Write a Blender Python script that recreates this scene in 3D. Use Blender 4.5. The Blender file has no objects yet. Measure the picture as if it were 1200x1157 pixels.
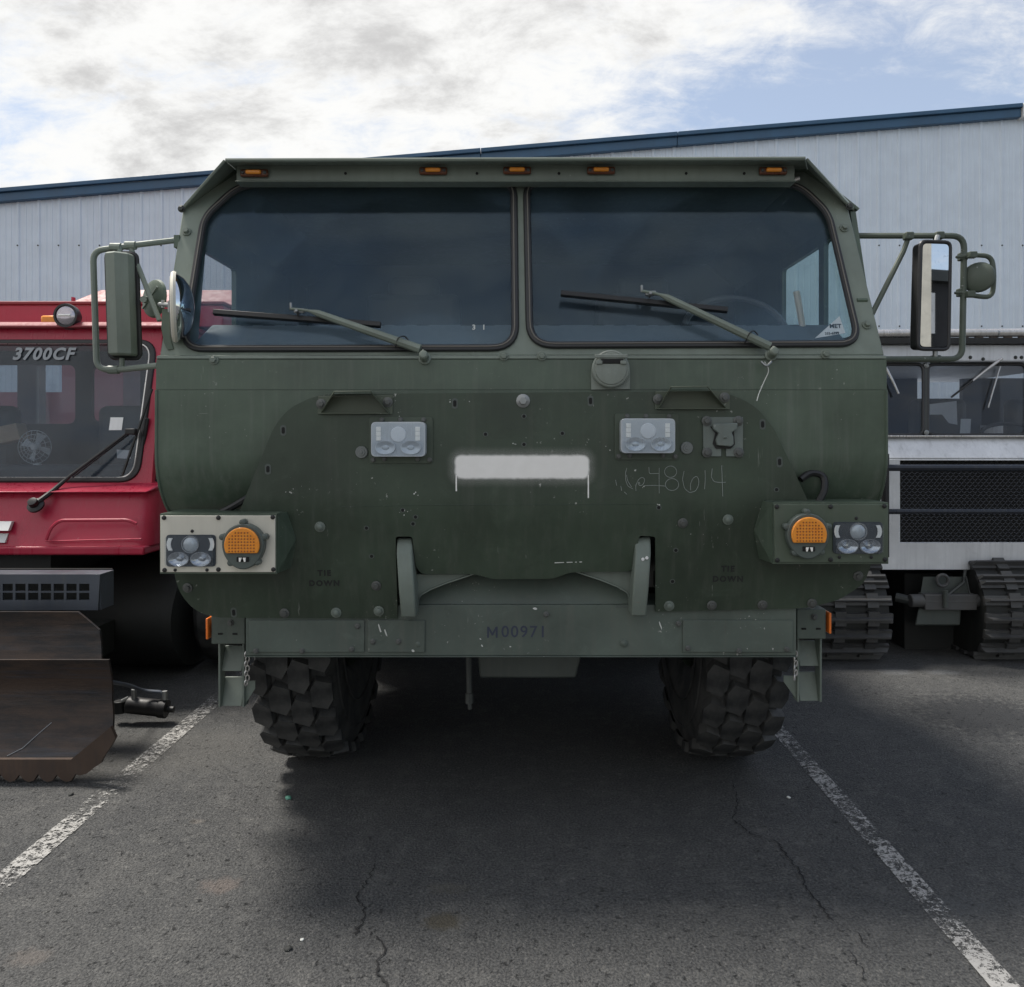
import bpy, bmesh, math, random
from mathutils import Vector, Matrix, noise as mnoise
random.seed(7)
R = math.radians
SC = bpy.context.scene
COL = SC.collection

# ------------------------------------------------------------------ camera, sky, sun, exposure
F, CX, CY, CAM_H = 933.33, 611.0, 515.0, 1.42          # focal length and vanishing point (photo pixels), eye height (m)
cam_d = bpy.data.cameras.new('camera')
cam = bpy.data.objects.new('camera', cam_d); COL.objects.link(cam)
cam.location = (0, 0, CAM_H); cam.rotation_euler = (R(90), 0, 0)
cam_d.sensor_fit = 'HORIZONTAL'; cam_d.sensor_width = 36; cam_d.lens = 28
cam_d.shift_x = (600 - CX) / 1200; cam_d.shift_y = (CY - 578.5) / 1200
cam_d.clip_start = 0.05; cam_d.clip_end = 2000
SC.camera = cam

SUN_AZ, SUN_EL = 60.0, 64.0        # degrees to the left of straight ahead; elevation
world = bpy.data.worlds.new('World'); SC.world = world; world.use_nodes = True
wn = world.node_tree; wn.nodes.clear()

def N(nt, typ, **kw):
    n = nt.nodes.new(typ)
    for k, v in kw.items():
        if k in ('inp',):
            for a, b in v.items(): n.inputs[a].default_value = b
        else: setattr(n, k, v)
    return n

def L(nt, a, b): nt.links.new(a, b)

def math_(nt, op, a, b=None, clamp=False):
    n = nt.nodes.new('ShaderNodeMath'); n.operation = op; n.use_clamp = clamp
    for i, v in enumerate((a, b)):
        if v is None: continue
        if hasattr(v, 'is_output'): nt.links.new(v, n.inputs[i])
        else: n.inputs[i].default_value = v
    return n.outputs[0]

def maprange(nt, v, a, b, c=0.0, d=1.0, smooth=True):
    n = nt.nodes.new('ShaderNodeMapRange'); n.interpolation_type = 'SMOOTHSTEP' if smooth else 'LINEAR'
    nt.links.new(v, n.inputs[0])
    for i, x in enumerate((a, b, c, d)): n.inputs[i + 1].default_value = x
    return n.outputs[0]

def mixc(nt, fac, a, b, mode='MIX'):
    n = nt.nodes.new('ShaderNodeMix'); n.data_type = 'RGBA'; n.blend_type = mode
    for i, v in ((0, fac), (6, a), (7, b)):
        if hasattr(v, 'is_output'): nt.links.new(v, n.inputs[i])
        elif i == 0: n.inputs[0].default_value = v
        else: n.inputs[i].default_value = (*v, 1) if len(v) == 3 else v
    return n.outputs[2]

def noise_(nt, vec, scale, detail=4, rough=0.55, dist=0.0):
    n = nt.nodes.new('ShaderNodeTexNoise'); n.inputs['Scale'].default_value = scale
    n.inputs['Detail'].default_value = detail; n.inputs['Roughness'].default_value = rough
    n.inputs['Distortion'].default_value = dist
    if vec is not None: nt.links.new(vec, n.inputs['Vector'])
    return n.outputs[0]

def build_world():
    nt = wn
    sky = N(nt, 'ShaderNodeTexSky', sky_type='NISHITA', sun_disc=False)
    sky.sun_elevation = R(SUN_EL); sky.sun_rotation = R(-SUN_AZ)
    sky.air_density = 1.0; sky.dust_density = 0.6; sky.ozone_density = 1.5
    tc = N(nt, 'ShaderNodeTexCoord'); d = tc.outputs['Generated']
    sep = N(nt, 'ShaderNodeSeparateXYZ'); L(nt, d, sep.inputs[0])
    x, y, z = sep.outputs
    zz = math_(nt, 'ADD', math_(nt, 'MAXIMUM', z, 0.0), 0.32)
    px, py = math_(nt, 'DIVIDE', x, zz), math_(nt, 'DIVIDE', y, zz)
    cmb = N(nt, 'ShaderNodeCombineXYZ'); L(nt, px, cmb.inputs[0]); L(nt, py, cmb.inputs[1])
    mp = N(nt, 'ShaderNodeMapping'); mp.inputs['Rotation'].default_value = (0, 0, R(28)); mp.inputs['Scale'].default_value = (1.15, 1.5, 1)
    mp.inputs['Location'].default_value = (2.79, 1.79, 0.3)
    L(nt, cmb.outputs[0], mp.inputs[0]); v = mp.outputs[0]
    mpw = N(nt, 'ShaderNodeMapping'); mpw.inputs['Rotation'].default_value = (0, 0, R(-22)); mpw.inputs['Scale'].default_value = (0.8, 3.2, 1); L(nt, cmb.outputs[0], mpw.inputs[0])
    big = noise_(nt, v, 0.95, 10, 0.6, 0.3)
    fine = noise_(nt, v, 8.0, 10, 0.68, 0.35)
    wisp = noise_(nt, mpw.outputs[0], 1.0, 9, 0.62, 0.8)
    trend = math_(nt, 'MULTIPLY', x, -0.17)
    tex = math_(nt, 'ADD', math_(nt, 'MULTIPLY', math_(nt, 'SUBTRACT', fine, 0.5), 0.55), math_(nt, 'MULTIPLY', math_(nt, 'SUBTRACT', wisp, 0.5), 0.75))
    cover = math_(nt, 'ADD', math_(nt, 'ADD', big, tex), trend)
    mask = maprange(nt, cover, 0.33, 0.66, 0.25, 1.0)
    shade_n = noise_(nt, v, 3.6, 10, 0.66, 0.2)
    thick = math_(nt, 'ADD', math_(nt, 'MULTIPLY', math_(nt, 'SUBTRACT', shade_n, 0.5), 1.7), math_(nt, 'MULTIPLY', math_(nt, 'SUBTRACT', cover, 0.64), 1.0))
    grey = maprange(nt, thick, -0.10, 0.42)
    cloud = mixc(nt, grey, (6.5, 6.5, 6.42), (4.15, 4.12, 4.1))
    col = mixc(nt, mask, sky.outputs[0], cloud)
    bg = N(nt, 'ShaderNodeBackground'); bg.inputs['Strength'].default_value = 0.07
    L(nt, col, bg.inputs['Color'])
    out = N(nt, 'ShaderNodeOutputWorld'); L(nt, bg.outputs[0], out.inputs[0])
build_world()

sun_d = bpy.data.lights.new('sun', 'SUN'); sun_d.energy = 2.3; sun_d.angle = R(14); sun_d.color = (1.0, 0.95, 0.87)
sun = bpy.data.objects.new('sun', sun_d); COL.objects.link(sun)
sdir = Vector((-math.sin(R(SUN_AZ)) * math.cos(R(SUN_EL)), math.cos(R(SUN_AZ)) * math.cos(R(SUN_EL)), math.sin(R(SUN_EL))))
sun.rotation_euler = sdir.to_track_quat('Z', 'Y').to_euler(); sun.location = sdir * 40

SC.view_settings.view_transform = 'Standard'
try: SC.view_settings.look = 'None'
except Exception: pass
SC.view_settings.exposure = 1.12; SC.view_settings.gamma = 1.0; SC.view_settings.use_curve_mapping = False

# ------------------------------------------------------------------ materials
def new_mat(name):
    m = bpy.data.materials.new(name); m.use_nodes = True
    nt = m.node_tree; b = nt.nodes['Principled BSDF']
    return m, nt, b

def objvec(nt, scale=(1, 1, 1)):
    tc = N(nt, 'ShaderNodeTexCoord'); mp = N(nt, 'ShaderNodeMapping'); mp.inputs['Scale'].default_value = scale
    L(nt, tc.outputs['Object'], mp.inputs[0]); return mp.outputs[0]

def bump(nt, b, h, strength=0.2, dist=0.01):
    n = N(nt, 'ShaderNodeBump'); n.inputs['Strength'].default_value = strength; n.inputs['Distance'].default_value = dist
    L(nt, h, n.inputs['Height']); L(nt, n.outputs[0], b.inputs['Normal'])

def paint(name, base, rough=0.5, var=0.18, chips=0.0, chipcol=(0.45, 0.45, 0.42), dirt=0.25, dirtcol=(0.13, 0.13, 0.11), metal=0.0, wav=0.12, spec=0.5):
    m, nt, b = new_mat(name)
    v = objvec(nt); vs = objvec(nt, (22, 22, 1.1))
    big = noise_(nt, v, 2.2, 5, 0.6); st = noise_(nt, vs, 1.6, 6, 0.65); fine = noise_(nt, v, 40, 4, 0.6)
    lo = tuple(c * (1 - var) for c in base); hi = tuple(c * (1 + var) for c in base)
    c = mixc(nt, maprange(nt, big, 0.3, 0.7), lo, hi)
    dm = math_(nt, 'MULTIPLY', maprange(nt, st, 0.45, 0.8), dirt)
    c = mixc(nt, dm, c, dirtcol)
    if chips > 0:
        pa = noise_(nt, v, 7.5, 9, 0.78, 0.6)
        c = mixc(nt, math_(nt, 'MULTIPLY', maprange(nt, pa, 0.52, 0.70), 0.20 * chips), c, tuple(x * 1.9 + 0.02 for x in base))
        c = mixc(nt, math_(nt, 'MULTIPLY', maprange(nt, pa, 0.44, 0.30), 0.35 * chips), c, tuple(x * 0.5 for x in base))
        sv = objvec(nt, (70, 70, 4)); sn = noise_(nt, sv, 1.0, 3, 0.6); sl = noise_(nt, v, 2.6, 4, 0.6)
        c = mixc(nt, math_(nt, 'MULTIPLY', math_(nt, 'MULTIPLY', maprange(nt, sn, 0.69, 0.72), maprange(nt, sl, 0.52, 0.62)), 0.30 * chips), c, chipcol)
        cn = noise_(nt, v, 55, 3, 0.7); cl = noise_(nt, v, 3.4, 3, 0.6)
        cm = math_(nt, 'MULTIPLY', maprange(nt, cn, 0.665, 0.70), maprange(nt, cl, 0.50, 0.64))
        sc_ = noise_(nt, objvec(nt, (3, 3, 60)), 1.3, 5, 0.7)
        sm = math_(nt, 'MULTIPLY', maprange(nt, sc_, 0.72, 0.76), math_(nt, 'MULTIPLY', maprange(nt, cl, 0.5, 0.66), 0.5))
        c = mixc(nt, math_(nt, 'MULTIPLY', math_(nt, 'MAXIMUM', cm, sm), chips), c, chipcol)
    L(nt, c, b.inputs['Base Color'])
    r = maprange(nt, math_(nt, 'ADD', math_(nt, 'MULTIPLY', big, 0.5), math_(nt, 'MULTIPLY', st, 0.5)), 0.3, 0.7, max(0.05, rough - 0.12), min(1, rough + 0.14))
    L(nt, r, b.inputs['Roughness'])
    b.inputs['Metallic'].default_value = metal; b.inputs['Specular IOR Level'].default_value = spec
    h = math_(nt, 'ADD', math_(nt, 'MULTIPLY', noise_(nt, v, 5, 2), 1.0), math_(nt, 'MULTIPLY', fine, 0.04))
    bump(nt, b, h, wav, 0.02)
    return m, nt, b, c

def simple(name, base, rough=0.5, metal=0.0, spec=0.5, **kw):
    return paint(name, base, rough, kw.pop('var', 0.12), dirt=kw.pop('dirt', 0.12), metal=metal, spec=spec, wav=kw.pop('wav', 0.04), **kw)[0]

M = {}
G = (0.078, 0.108, 0.078)
M['green'] = paint('olive_green_paint', G, 0.42, chips=0.7, dirt=0.45, var=0.26, dirtcol=(0.17, 0.185, 0.16))[0]
M['green_lit'] = paint('sky_lit_olive_paint', (0.180, 0.212, 0.178), 0.5, chips=0.5, dirt=0.25)[0]  # lighter olive copy; sky brightness of the upper cab put into the colour
M['green_grey'] = paint('grey_green_bumper_paint', (0.088, 0.111, 0.094), 0.5, chips=0.9, dirt=0.4, var=0.22)[0]
M['green_hook'] = paint('hook_paint', (0.150, 0.180, 0.155), 0.5, chips=0.8, dirt=0.35, chipcol=(0.25, 0.13, 0.08))[0]
M['cream'] = simple('cream_plate_paint', (0.66, 0.63, 0.54), 0.5)
M['black'] = simple('black_plastic', (0.012, 0.012, 0.013), 0.45)
M['rubber'] = simple('black_rubber_seal', (0.022, 0.022, 0.024), 0.42)
M['steel'] = simple('bolt_steel', (0.30, 0.31, 0.31), 0.42, 0.8)
M['dark_steel'] = simple('dark_steel', (0.055, 0.06, 0.058), 0.5, 0.3)
def polished(name, base, rough):
    m, nt, b = new_mat(name)
    n1 = noise_(nt, objvec(nt), 60, 5, 0.7); n2 = noise_(nt, objvec(nt), 9, 3)
    L(nt, mixc(nt, math_(nt, 'MULTIPLY', maprange(nt, n1, 0.55, 0.75), maprange(nt, n2, 0.4, 0.7, 0.1, 0.6)), base, tuple(c * 0.45 for c in base)), b.inputs['Base Color'])
    b.inputs['Metallic'].default_value = 1.0; b.inputs['Roughness'].default_value = rough; return m
M['chrome'] = polished('chrome', (0.75, 0.77, 0.80), 0.03)
M['mirror'] = polished('mirror_glass', (0.74, 0.75, 0.77), 0.012)
M['hole'] = simple('hole_black', (0.006, 0.006, 0.006), 0.8)
M['dark'] = simple('grimy_underbody', (0.022, 0.023, 0.022), 0.7)
M['interior'] = simple('cab_interior_paint', (0.035, 0.042, 0.046), 0.7)
M['seat'] = simple('seat_vinyl', (0.06, 0.066, 0.07), 0.6)
M['wallmetal'] = None
M['red'] = paint('crimson_paint', (0.43, 0.022, 0.056), 0.32, chips=0.3, dirt=0.18, dirtcol=(0.42, 0.16, 0.17), var=0.1)[0]
M['red_lit'] = paint('faded_sunlit_red_paint', (0.27, 0.045, 0.055), 0.55, var=0.12, dirt=0.15, dirtcol=(0.3, 0.12, 0.12))[0]  # faded red made pinker; sun on the roof tops put into the colour
M['silver'] = paint('brushed_silver_panel', (0.74, 0.75, 0.77), 0.38, var=0.1, chips=0.5, chipcol=(0.2, 0.2, 0.2), dirt=0.35, dirtcol=(0.25, 0.25, 0.26), metal=0.25)[0]
M['alu'] = simple('aluminium_rail', (0.62, 0.60, 0.58), 0.3, 0.7, dirt=0.4)
M['white'] = simple('white_vinyl', (0.78, 0.78, 0.77), 0.55)
M['grey_print'] = simple('grey_print', (0.24, 0.25, 0.27), 0.5)
M['stencil'] = simple('black_stencil', (0.012, 0.014, 0.013), 0.6)
M['navy_print'] = simple('faded_navy_print', (0.036, 0.044, 0.072), 0.6)
M['chalk'] = simple('pale_chalk', (0.26, 0.29, 0.27), 0.9)
M['paint_chip'] = simple('pale_paint_chip', (0.62, 0.63, 0.60), 0.8)
M['wood'] = simple('raw_wood_board', (0.32, 0.24, 0.16), 0.7)
M['fan'] = simple('fan_grey_plastic', (0.42, 0.44, 0.45), 0.4)
M['trim_blue'] = simple('blue_trim_metal', (0.040, 0.105, 0.190), 0.42, dirt=0.15, dirtcol=(0.1, 0.15, 0.2))
M['ground_rust'] = None

def rust_steel():
    m, nt, b = new_mat('scratched_rusty_steel')
    v = objvec(nt); vs = objvec(nt, (0.6, 2, 14))
    a = noise_(nt, objvec(nt, (0.8, 1, 3.2)), 3.0, 8, 0.7); s = noise_(nt, vs, 2.0, 6, 0.65); f = noise_(nt, v, 70, 4, 0.65)
    c = mixc(nt, maprange(nt, a, 0.35, 0.65), (0.014, 0.014, 0.016), (0.055, 0.036, 0.027))
    c = mixc(nt, math_(nt, 'MULTIPLY', maprange(nt, s, 0.52, 0.72), 0.7), c, (0.040, 0.044, 0.056))
    c = mixc(nt, math_(nt, 'MULTIPLY', maprange(nt, f, 0.6, 0.75), 0.3), c, (0.075, 0.052, 0.042))
    L(nt, c, b.inputs['Base Color']); b.inputs['Metallic'].default_value = 0.35
    L(nt, maprange(nt, s, 0.3, 0.7, 0.6, 0.38), b.inputs['Roughness'])
    bump(nt, b, math_(nt, 'ADD', s, math_(nt, 'MULTIPLY', f, 0.3)), 0.25, 0.01)
    return m
M['rust'] = rust_steel()
M['axle_grey'] = paint('grimy_axle_paint', (0.062, 0.072, 0.066), 0.55, var=0.25, dirt=0.4)[0]
M['rust_edge'] = paint('rusty_cutting_edge', (0.095, 0.064, 0.048), 0.7, var=0.3, dirt=0.5, dirtcol=(0.06, 0.05, 0.05), metal=0.2)[0]
M['box_steel'] = simple('blue_grey_steel', (0.085, 0.097, 0.12), 0.45, 0.3, dirt=0.3)

def tyre_mat():
    m, nt, b = new_mat('dusty_tyre_rubber')
    v = objvec(nt)
    a = noise_(nt, v, 9, 5, 0.6); f = noise_(nt, v, 90, 4, 0.6)
    c = mixc(nt, maprange(nt, a, 0.32, 0.66), (0.018, 0.019, 0.020), (0.062, 0.062, 0.060))
    L(nt, c, b.inputs['Base Color']); b.inputs['Roughness'].default_value = 0.72
    bump(nt, b, f, 0.25, 0.004); return m
M['tyre'] = tyre_mat()
M['track'] = paint('worn_track_steel', (0.085, 0.085, 0.085), 0.6, var=0.3, dirt=0.5, dirtcol=(0.13, 0.12, 0.11), metal=0.3, chips=0.5)[0]

def glass(name, tint=(0.82, 0.86, 0.87), dust=0.10, dustcol=(0.10, 0.125, 0.155), rtint=(0.95, 0.97, 1.0), wipe=()):
    m, nt, b = new_mat(name); nt.nodes.remove(b)
    out = nt.nodes['Material Output']
    tr = N(nt, 'ShaderNodeBsdfTransparent'); tr.inputs[0].default_value = (*tint, 1)
    gl = N(nt, 'ShaderNodeBsdfGlossy'); gl.inputs['Roughness'].default_value = 0.02; gl.inputs[0].default_value = (*rtint, 1)
    ge = N(nt, 'ShaderNodeNewGeometry'); ior = maprange(nt, ge.outputs['Backfacing'], 0, 1, 1.38, 1 / 1.38, False)   # same reflectance on both faces of a pane
    fr = N(nt, 'ShaderNodeFresnel'); L(nt, ior, fr.inputs[0])
    mx = N(nt, 'ShaderNodeMixShader'); L(nt, fr.outputs[0], mx.inputs[0]); L(nt, tr.outputs[0], mx.inputs[1]); L(nt, gl.outputs[0], mx.inputs[2])
    df = N(nt, 'ShaderNodeBsdfDiffuse'); df.inputs[0].default_value = (*dustcol, 1)
    v = objvec(nt)
    a = noise_(nt, v, 3.0, 6, 0.65); f = noise_(nt, v, 150, 3, 0.7); cl = noise_(nt, v, 5, 3)
    f1 = maprange(nt, a, 0.25, 0.75, dust * 0.55, dust * 1.5)
    if wipe:                      # dust left thicker outside the arcs swept by the wipers
        sp_ = N(nt, 'ShaderNodeSeparateXYZ'); L(nt, v, sp_.inputs[0]); keep = None
        for wx, wz in wipe:
            dx, dz = math_(nt, 'SUBTRACT', sp_.outputs[0], wx), math_(nt, 'SUBTRACT', sp_.outputs[2], wz)
            rr = math_(nt, 'SQRT', math_(nt, 'ADD', math_(nt, 'MULTIPLY', dx, dx), math_(nt, 'MULTIPLY', dz, dz)))
            k = math_(nt, 'MULTIPLY', maprange(nt, rr, 0.16, 0.19), maprange(nt, rr, 0.66, 0.63))
            keep = k if keep is None else math_(nt, 'MAXIMUM', keep, k)
        low = maprange(nt, sp_.outputs[2], 1.95, 1.72, 1.0, 1.9)
        f1 = math_(nt, 'MULTIPLY', math_(nt, 'MULTIPLY', f1, low), maprange(nt, keep, 0, 1, 1.25, 0.75, False))
    sp = math_(nt, 'MULTIPLY', maprange(nt, f, 0.70, 0.75), math_(nt, 'MULTIPLY', maprange(nt, cl, 0.5, 0.7), 0.35))
    ff = math_(nt, 'ADD', f1, sp, True)
    m2 = N(nt, 'ShaderNodeMixShader'); L(nt, ff, m2.inputs[0]); L(nt, mx.outputs[0], m2.inputs[1]); L(nt, df.outputs[0], m2.inputs[2])
    L(nt, m2.outputs[0], out.inputs[0]); return m
M['windscreen'] = glass('dusty_sky_tinted_windscreen', tint=(0.95, 0.97, 0.98), dust=0.065, dustcol=(0.16, 0.25, 0.34), rtint=(0.62, 0.78, 0.92), wipe=((-0.327, 1.69), (0.845, 1.70)))  # blue in the dust colour stands in for sky reflected by the panes
M['door_glass'] = glass('green_tinted_door_glass', tint=(0.84, 0.95, 0.94), dust=0.03)
M['clear_glass'] = glass('clear_door_glass', tint=(0.96, 0.97, 0.97), dust=0.03)
M['cat_glass'] = glass('snow_vehicle_glass', tint=(0.80, 0.84, 0.87), dust=0.07, dustcol=(0.2, 0.25, 0.31))
M['clear'] = glass('clear_lamp_cover', tint=(0.93, 0.95, 0.97), dust=0.03, dustcol=(0.4, 0.42, 0.45))

def amber():
    m, nt, b = new_mat('amber_lens_plastic')
    v = objvec(nt); f = noise_(nt, v, 60, 3)
    L(nt, mixc(nt, f, (0.75, 0.23, 0.02), (0.95, 0.38, 0.05)), b.inputs['Base Color'])
    b.inputs['Roughness'].default_value = 0.25; b.inputs['Subsurface Weight'].default_value = 0.15; b.inputs['Subsurface Scale'].default_value = 0.01
    return m
M['amber'] = amber()
M['amber_dark'] = simple('amber_recess', (0.36, 0.10, 0.012), 0.35)
M['marker_base'] = simple('brown_marker_base', (0.12, 0.035, 0.012), 0.35)
M['orange'] = simple('orange_reflector', (0.95, 0.22, 0.03), 0.3)
M['frost'] = simple('hazed_lamp_plastic', (0.44, 0.48, 0.52), 0.22, dirt=0.05, spec=0.8)
M['frost_dark'] = simple('hazed_lamp_recess', (0.36, 0.40, 0.44), 0.3, dirt=0.05)
M['lamp_dark'] = simple('lamp_reflector_dark', (0.06, 0.072, 0.085), 0.18, 0.3, dirt=0.0)
M['lamp_mid'] = simple('lamp_reflector_grey', (0.24, 0.27, 0.30), 0.2, 0.3, dirt=0.0)
M['led'] = simple('white_led_strip', (0.93, 0.91, 0.86), 0.3, dirt=0.0)

M['reflector'] = simple('lamp_chrome_reflector', (0.50, 0.52, 0.55), 0.16, 0.9, dirt=0.0, var=0.05)
M['reflector_haze'] = simple('hazed_lamp_reflector', (0.52, 0.56, 0.60), 0.28, 0.5, dirt=0.0, var=0.05)

def plate_mat():
    m, nt, b, c = paint('olive_armour_paint', (0.037, 0.055, 0.036), 0.42, chips=1.0, dirt=0.22, var=0.28)
    tc = N(nt, 'ShaderNodeTexCoord'); sep = N(nt, 'ShaderNodeSeparateXYZ'); L(nt, tc.outputs['Object'], sep.inputs[0])
    v = tc.outputs['Object']
    wob = math_(nt, 'MULTIPLY', math_(nt, 'SUBTRACT', noise_(nt, v, 45, 4, 0.7), 0.5), 0.008)
    x0, x1, z0, z1 = -0.2215, 0.2255, 1.289, 1.3665
    qx = math_(nt, 'SUBTRACT', math_(nt, 'ABSOLUTE', math_(nt, 'SUBTRACT', sep.outputs[0], (x0 + x1) / 2)), (x1 - x0) / 2 - 0.02)
    qz = math_(nt, 'SUBTRACT', math_(nt, 'ABSOLUTE', math_(nt, 'SUBTRACT', sep.outputs[2], (z0 + z1) / 2)), (z1 - z0) / 2 - 0.02)
    qx, qz = math_(nt, 'MAXIMUM', qx, 0.0), math_(nt, 'MAXIMUM', qz, 0.0)
    dist = math_(nt, 'SQRT', math_(nt, 'ADD', math_(nt, 'MULTIPLY', qx, qx), math_(nt, 'MULTIPLY', qz, qz)))
    dist = math_(nt, 'SUBTRACT', math_(nt, 'ADD', dist, wob), 0.02)
    core = maprange(nt, dist, 0.007, -0.006)
    over = math_(nt, 'MULTIPLY', maprange(nt, dist, 0.034, -0.004), maprange(nt, noise_(nt, v, 600, 2), 0.35, 0.75))
    mask = math_(nt, 'MAXIMUM', core, math_(nt, 'MULTIPLY', over, 0.4))
    for xd, zt, zb in ((-0.2175, 1.30, 1.245), (0.2235, 1.30, 1.222)):
        lx = maprange(nt, math_(nt, 'ADD', math_(nt, 'ABSOLUTE', math_(nt, 'SUBTRACT', sep.outputs[0], xd)), math_(nt, 'MULTIPLY', wob, 0.3)), 0.0028, 0.0016)
        lz = math_(nt, 'MULTIPLY', maprange(nt, sep.outputs[2], zb, zb + 0.004), maprange(nt, sep.outputs[2], zt + 0.004, zt))
        mask = math_(nt, 'MAXIMUM', mask, math_(nt, 'MULTIPLY', lx, lz))
    wc = mixc(nt, noise_(nt, v, 30, 4), (0.84, 0.82, 0.785), (0.95, 0.93, 0.90))
    L(nt, mixc(nt, mask, c, wc), b.inputs['Base Color'])
    return m
M['plate'] = plate_mat()

def asphalt():
    m, nt, b = new_mat('worn_asphalt')
    v = objvec(nt)
    big = noise_(nt, v, 0.55, 5, 0.6, 0.4); mid = noise_(nt, v, 3.2, 6, 0.65); ag = noise_(nt, v, 120, 4, 0.7); ag2 = noise_(nt, v, 260, 3, 0.7)
    vo = N(nt, 'ShaderNodeTexVoronoi'); vo.inputs['Scale'].default_value = 130; L(nt, v, vo.inputs['Vector'])
    c = mixc(nt, maprange(nt, big, 0.3, 0.7), (0.062, 0.064, 0.067), (0.108, 0.108, 0.106))
    c = mixc(nt, math_(nt, 'MULTIPLY', maprange(nt, mid, 0.45, 0.8), 0.45), c, (0.17, 0.166, 0.158))
    pit = noise_(nt, v, 34, 6, 0.75); lump = noise_(nt, v, 13, 5, 0.7)
    c = mixc(nt, maprange(nt, ag, 0.36, 0.64), mixc(nt, 0.55, c, (0.016, 0.017, 0.019)), mixc(nt, 0.18, c, (0.27, 0.265, 0.25)))
    c = mixc(nt, math_(nt, 'MULTIPLY', maprange(nt, pit, 0.60, 0.70), 0.65), c, (0.014, 0.015, 0.017))
    c = mixc(nt, math_(nt, 'MULTIPLY', maprange(nt, lump, 0.48, 0.70), 0.38), c, (0.17, 0.168, 0.16))
    cell = N(nt, 'ShaderNodeSeparateColor'); L(nt, vo.outputs['Color'], cell.inputs[0])
    c = mixc(nt, math_(nt, 'MULTIPLY', maprange(nt, cell.outputs[0], 0.95, 0.98), 0.22), c, (0.30, 0.29, 0.27))
    tc = N(nt, 'ShaderNodeTexCoord'); sep = N(nt, 'ShaderNodeSeparateXYZ'); L(nt, tc.outputs['Object'], sep.inputs[0])
    wob = math_(nt, 'MULTIPLY', math_(nt, 'SUBTRACT', noise_(nt, v, 26, 6, 0.75), 0.5), 2.2)
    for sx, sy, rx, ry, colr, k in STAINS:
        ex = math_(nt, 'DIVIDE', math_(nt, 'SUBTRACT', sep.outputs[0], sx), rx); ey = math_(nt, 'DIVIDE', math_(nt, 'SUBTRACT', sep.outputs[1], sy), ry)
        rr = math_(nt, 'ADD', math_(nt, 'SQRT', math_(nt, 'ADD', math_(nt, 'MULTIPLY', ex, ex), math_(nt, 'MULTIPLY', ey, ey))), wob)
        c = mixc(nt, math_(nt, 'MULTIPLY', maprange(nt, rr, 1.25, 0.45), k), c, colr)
    L(nt, c, b.inputs['Base Color']); b.inputs['Roughness'].default_value = 0.82; b.inputs['Specular IOR Level'].default_value = 0.35
    h = math_(nt, 'ADD', math_(nt, 'SUBTRACT', math_(nt, 'MULTIPLY', ag, 0.9), math_(nt, 'MULTIPLY', maprange(nt, pit, 0.58, 0.72), 1.3)), math_(nt, 'ADD', math_(nt, 'MULTIPLY', vo.outputs['Distance'], -0.5), math_(nt, 'MULTIPLY', mid, 0.8)))
    bump(nt, b, h, 1.0, 0.011)
    return m

def gp(x, y):                       # ground point seen at a photo pixel
    d = F * CAM_H / (y - CY); return ((x - CX) / F * d, d)
STAINS = []
for x, y, w, h, colr, k in ((258, 1038, 24, 10, (0.17, 0.14, 0.125), 0.6), (35, 1122, 26, 12, (0.17, 0.15, 0.135), 0.55), (520, 1080, 26, 11, (0.075, 0.065, 0.045), 0.75),
                            (525, 1041, 24, 7, (0.13, 0.12, 0.10), 0.5), (230, 963, 9, 3, (0.2, 0.18, 0.16), 0.5), (1128, 1062, 32, 16, (0.105, 0.108, 0.11), 0.45),
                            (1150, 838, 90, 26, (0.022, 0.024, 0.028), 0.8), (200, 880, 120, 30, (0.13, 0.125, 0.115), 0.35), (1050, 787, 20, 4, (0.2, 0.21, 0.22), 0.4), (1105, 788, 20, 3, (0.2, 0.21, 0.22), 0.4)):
    X, Y = gp(x, y); X2, _ = gp(x + w, y); _, Y2 = gp(x, y - h)
    STAINS.append((X, Y, abs(X2 - X), abs(Y2 - Y), colr, k))
M['asphalt'] = asphalt()

def line_mat():
    m, nt, b = new_mat('worn_white_line_paint')
    v = objvec(nt); n1 = noise_(nt, v, 34, 9, 0.8, 0.3); n2 = noise_(nt, v, 2.6, 4); n3 = noise_(nt, v, 130, 4, 0.75)
    wear = math_(nt, 'ADD', math_(nt, 'ADD', math_(nt, 'MULTIPLY', n1, 0.52), math_(nt, 'MULTIPLY', n2, 0.24)), math_(nt, 'MULTIPLY', n3, 0.42))
    tc = N(nt, 'ShaderNodeTexCoord'); sep = N(nt, 'ShaderNodeSeparateXYZ'); L(nt, tc.outputs['Object'], sep.inputs[0])
    far = maprange(nt, sep.outputs[1], 2.6, 4.8, 0.0, 0.035)
    wear = math_(nt, 'ADD', wear, far)
    al = maprange(nt, wear, 0.612, 0.555)
    L(nt, al, b.inputs['Alpha'])
    L(nt, mixc(nt, n3, (0.26, 0.255, 0.245), (0.46, 0.45, 0.43)), b.inputs['Base Color']); b.inputs['Roughness'].default_value = 0.75
    bump(nt, b, n3, 0.4, 0.004)
    return m
M['line'] = line_mat()
M['crack'] = simple('crack_dark', (0.008, 0.008, 0.009), 0.9)
M['wallmetal'] = paint('pale_blue_grey_siding', (0.68, 0.75, 0.83), 0.42, var=0.05, dirt=0.35, dirtcol=(0.55, 0.59, 0.64), wav=0.05)[0]

# ------------------------------------------------------------------ mesh helpers
def P(x, y, d): return Vector(((x - CX) / F * d, d, CAM_H + (CY - y) / F * d))

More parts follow.
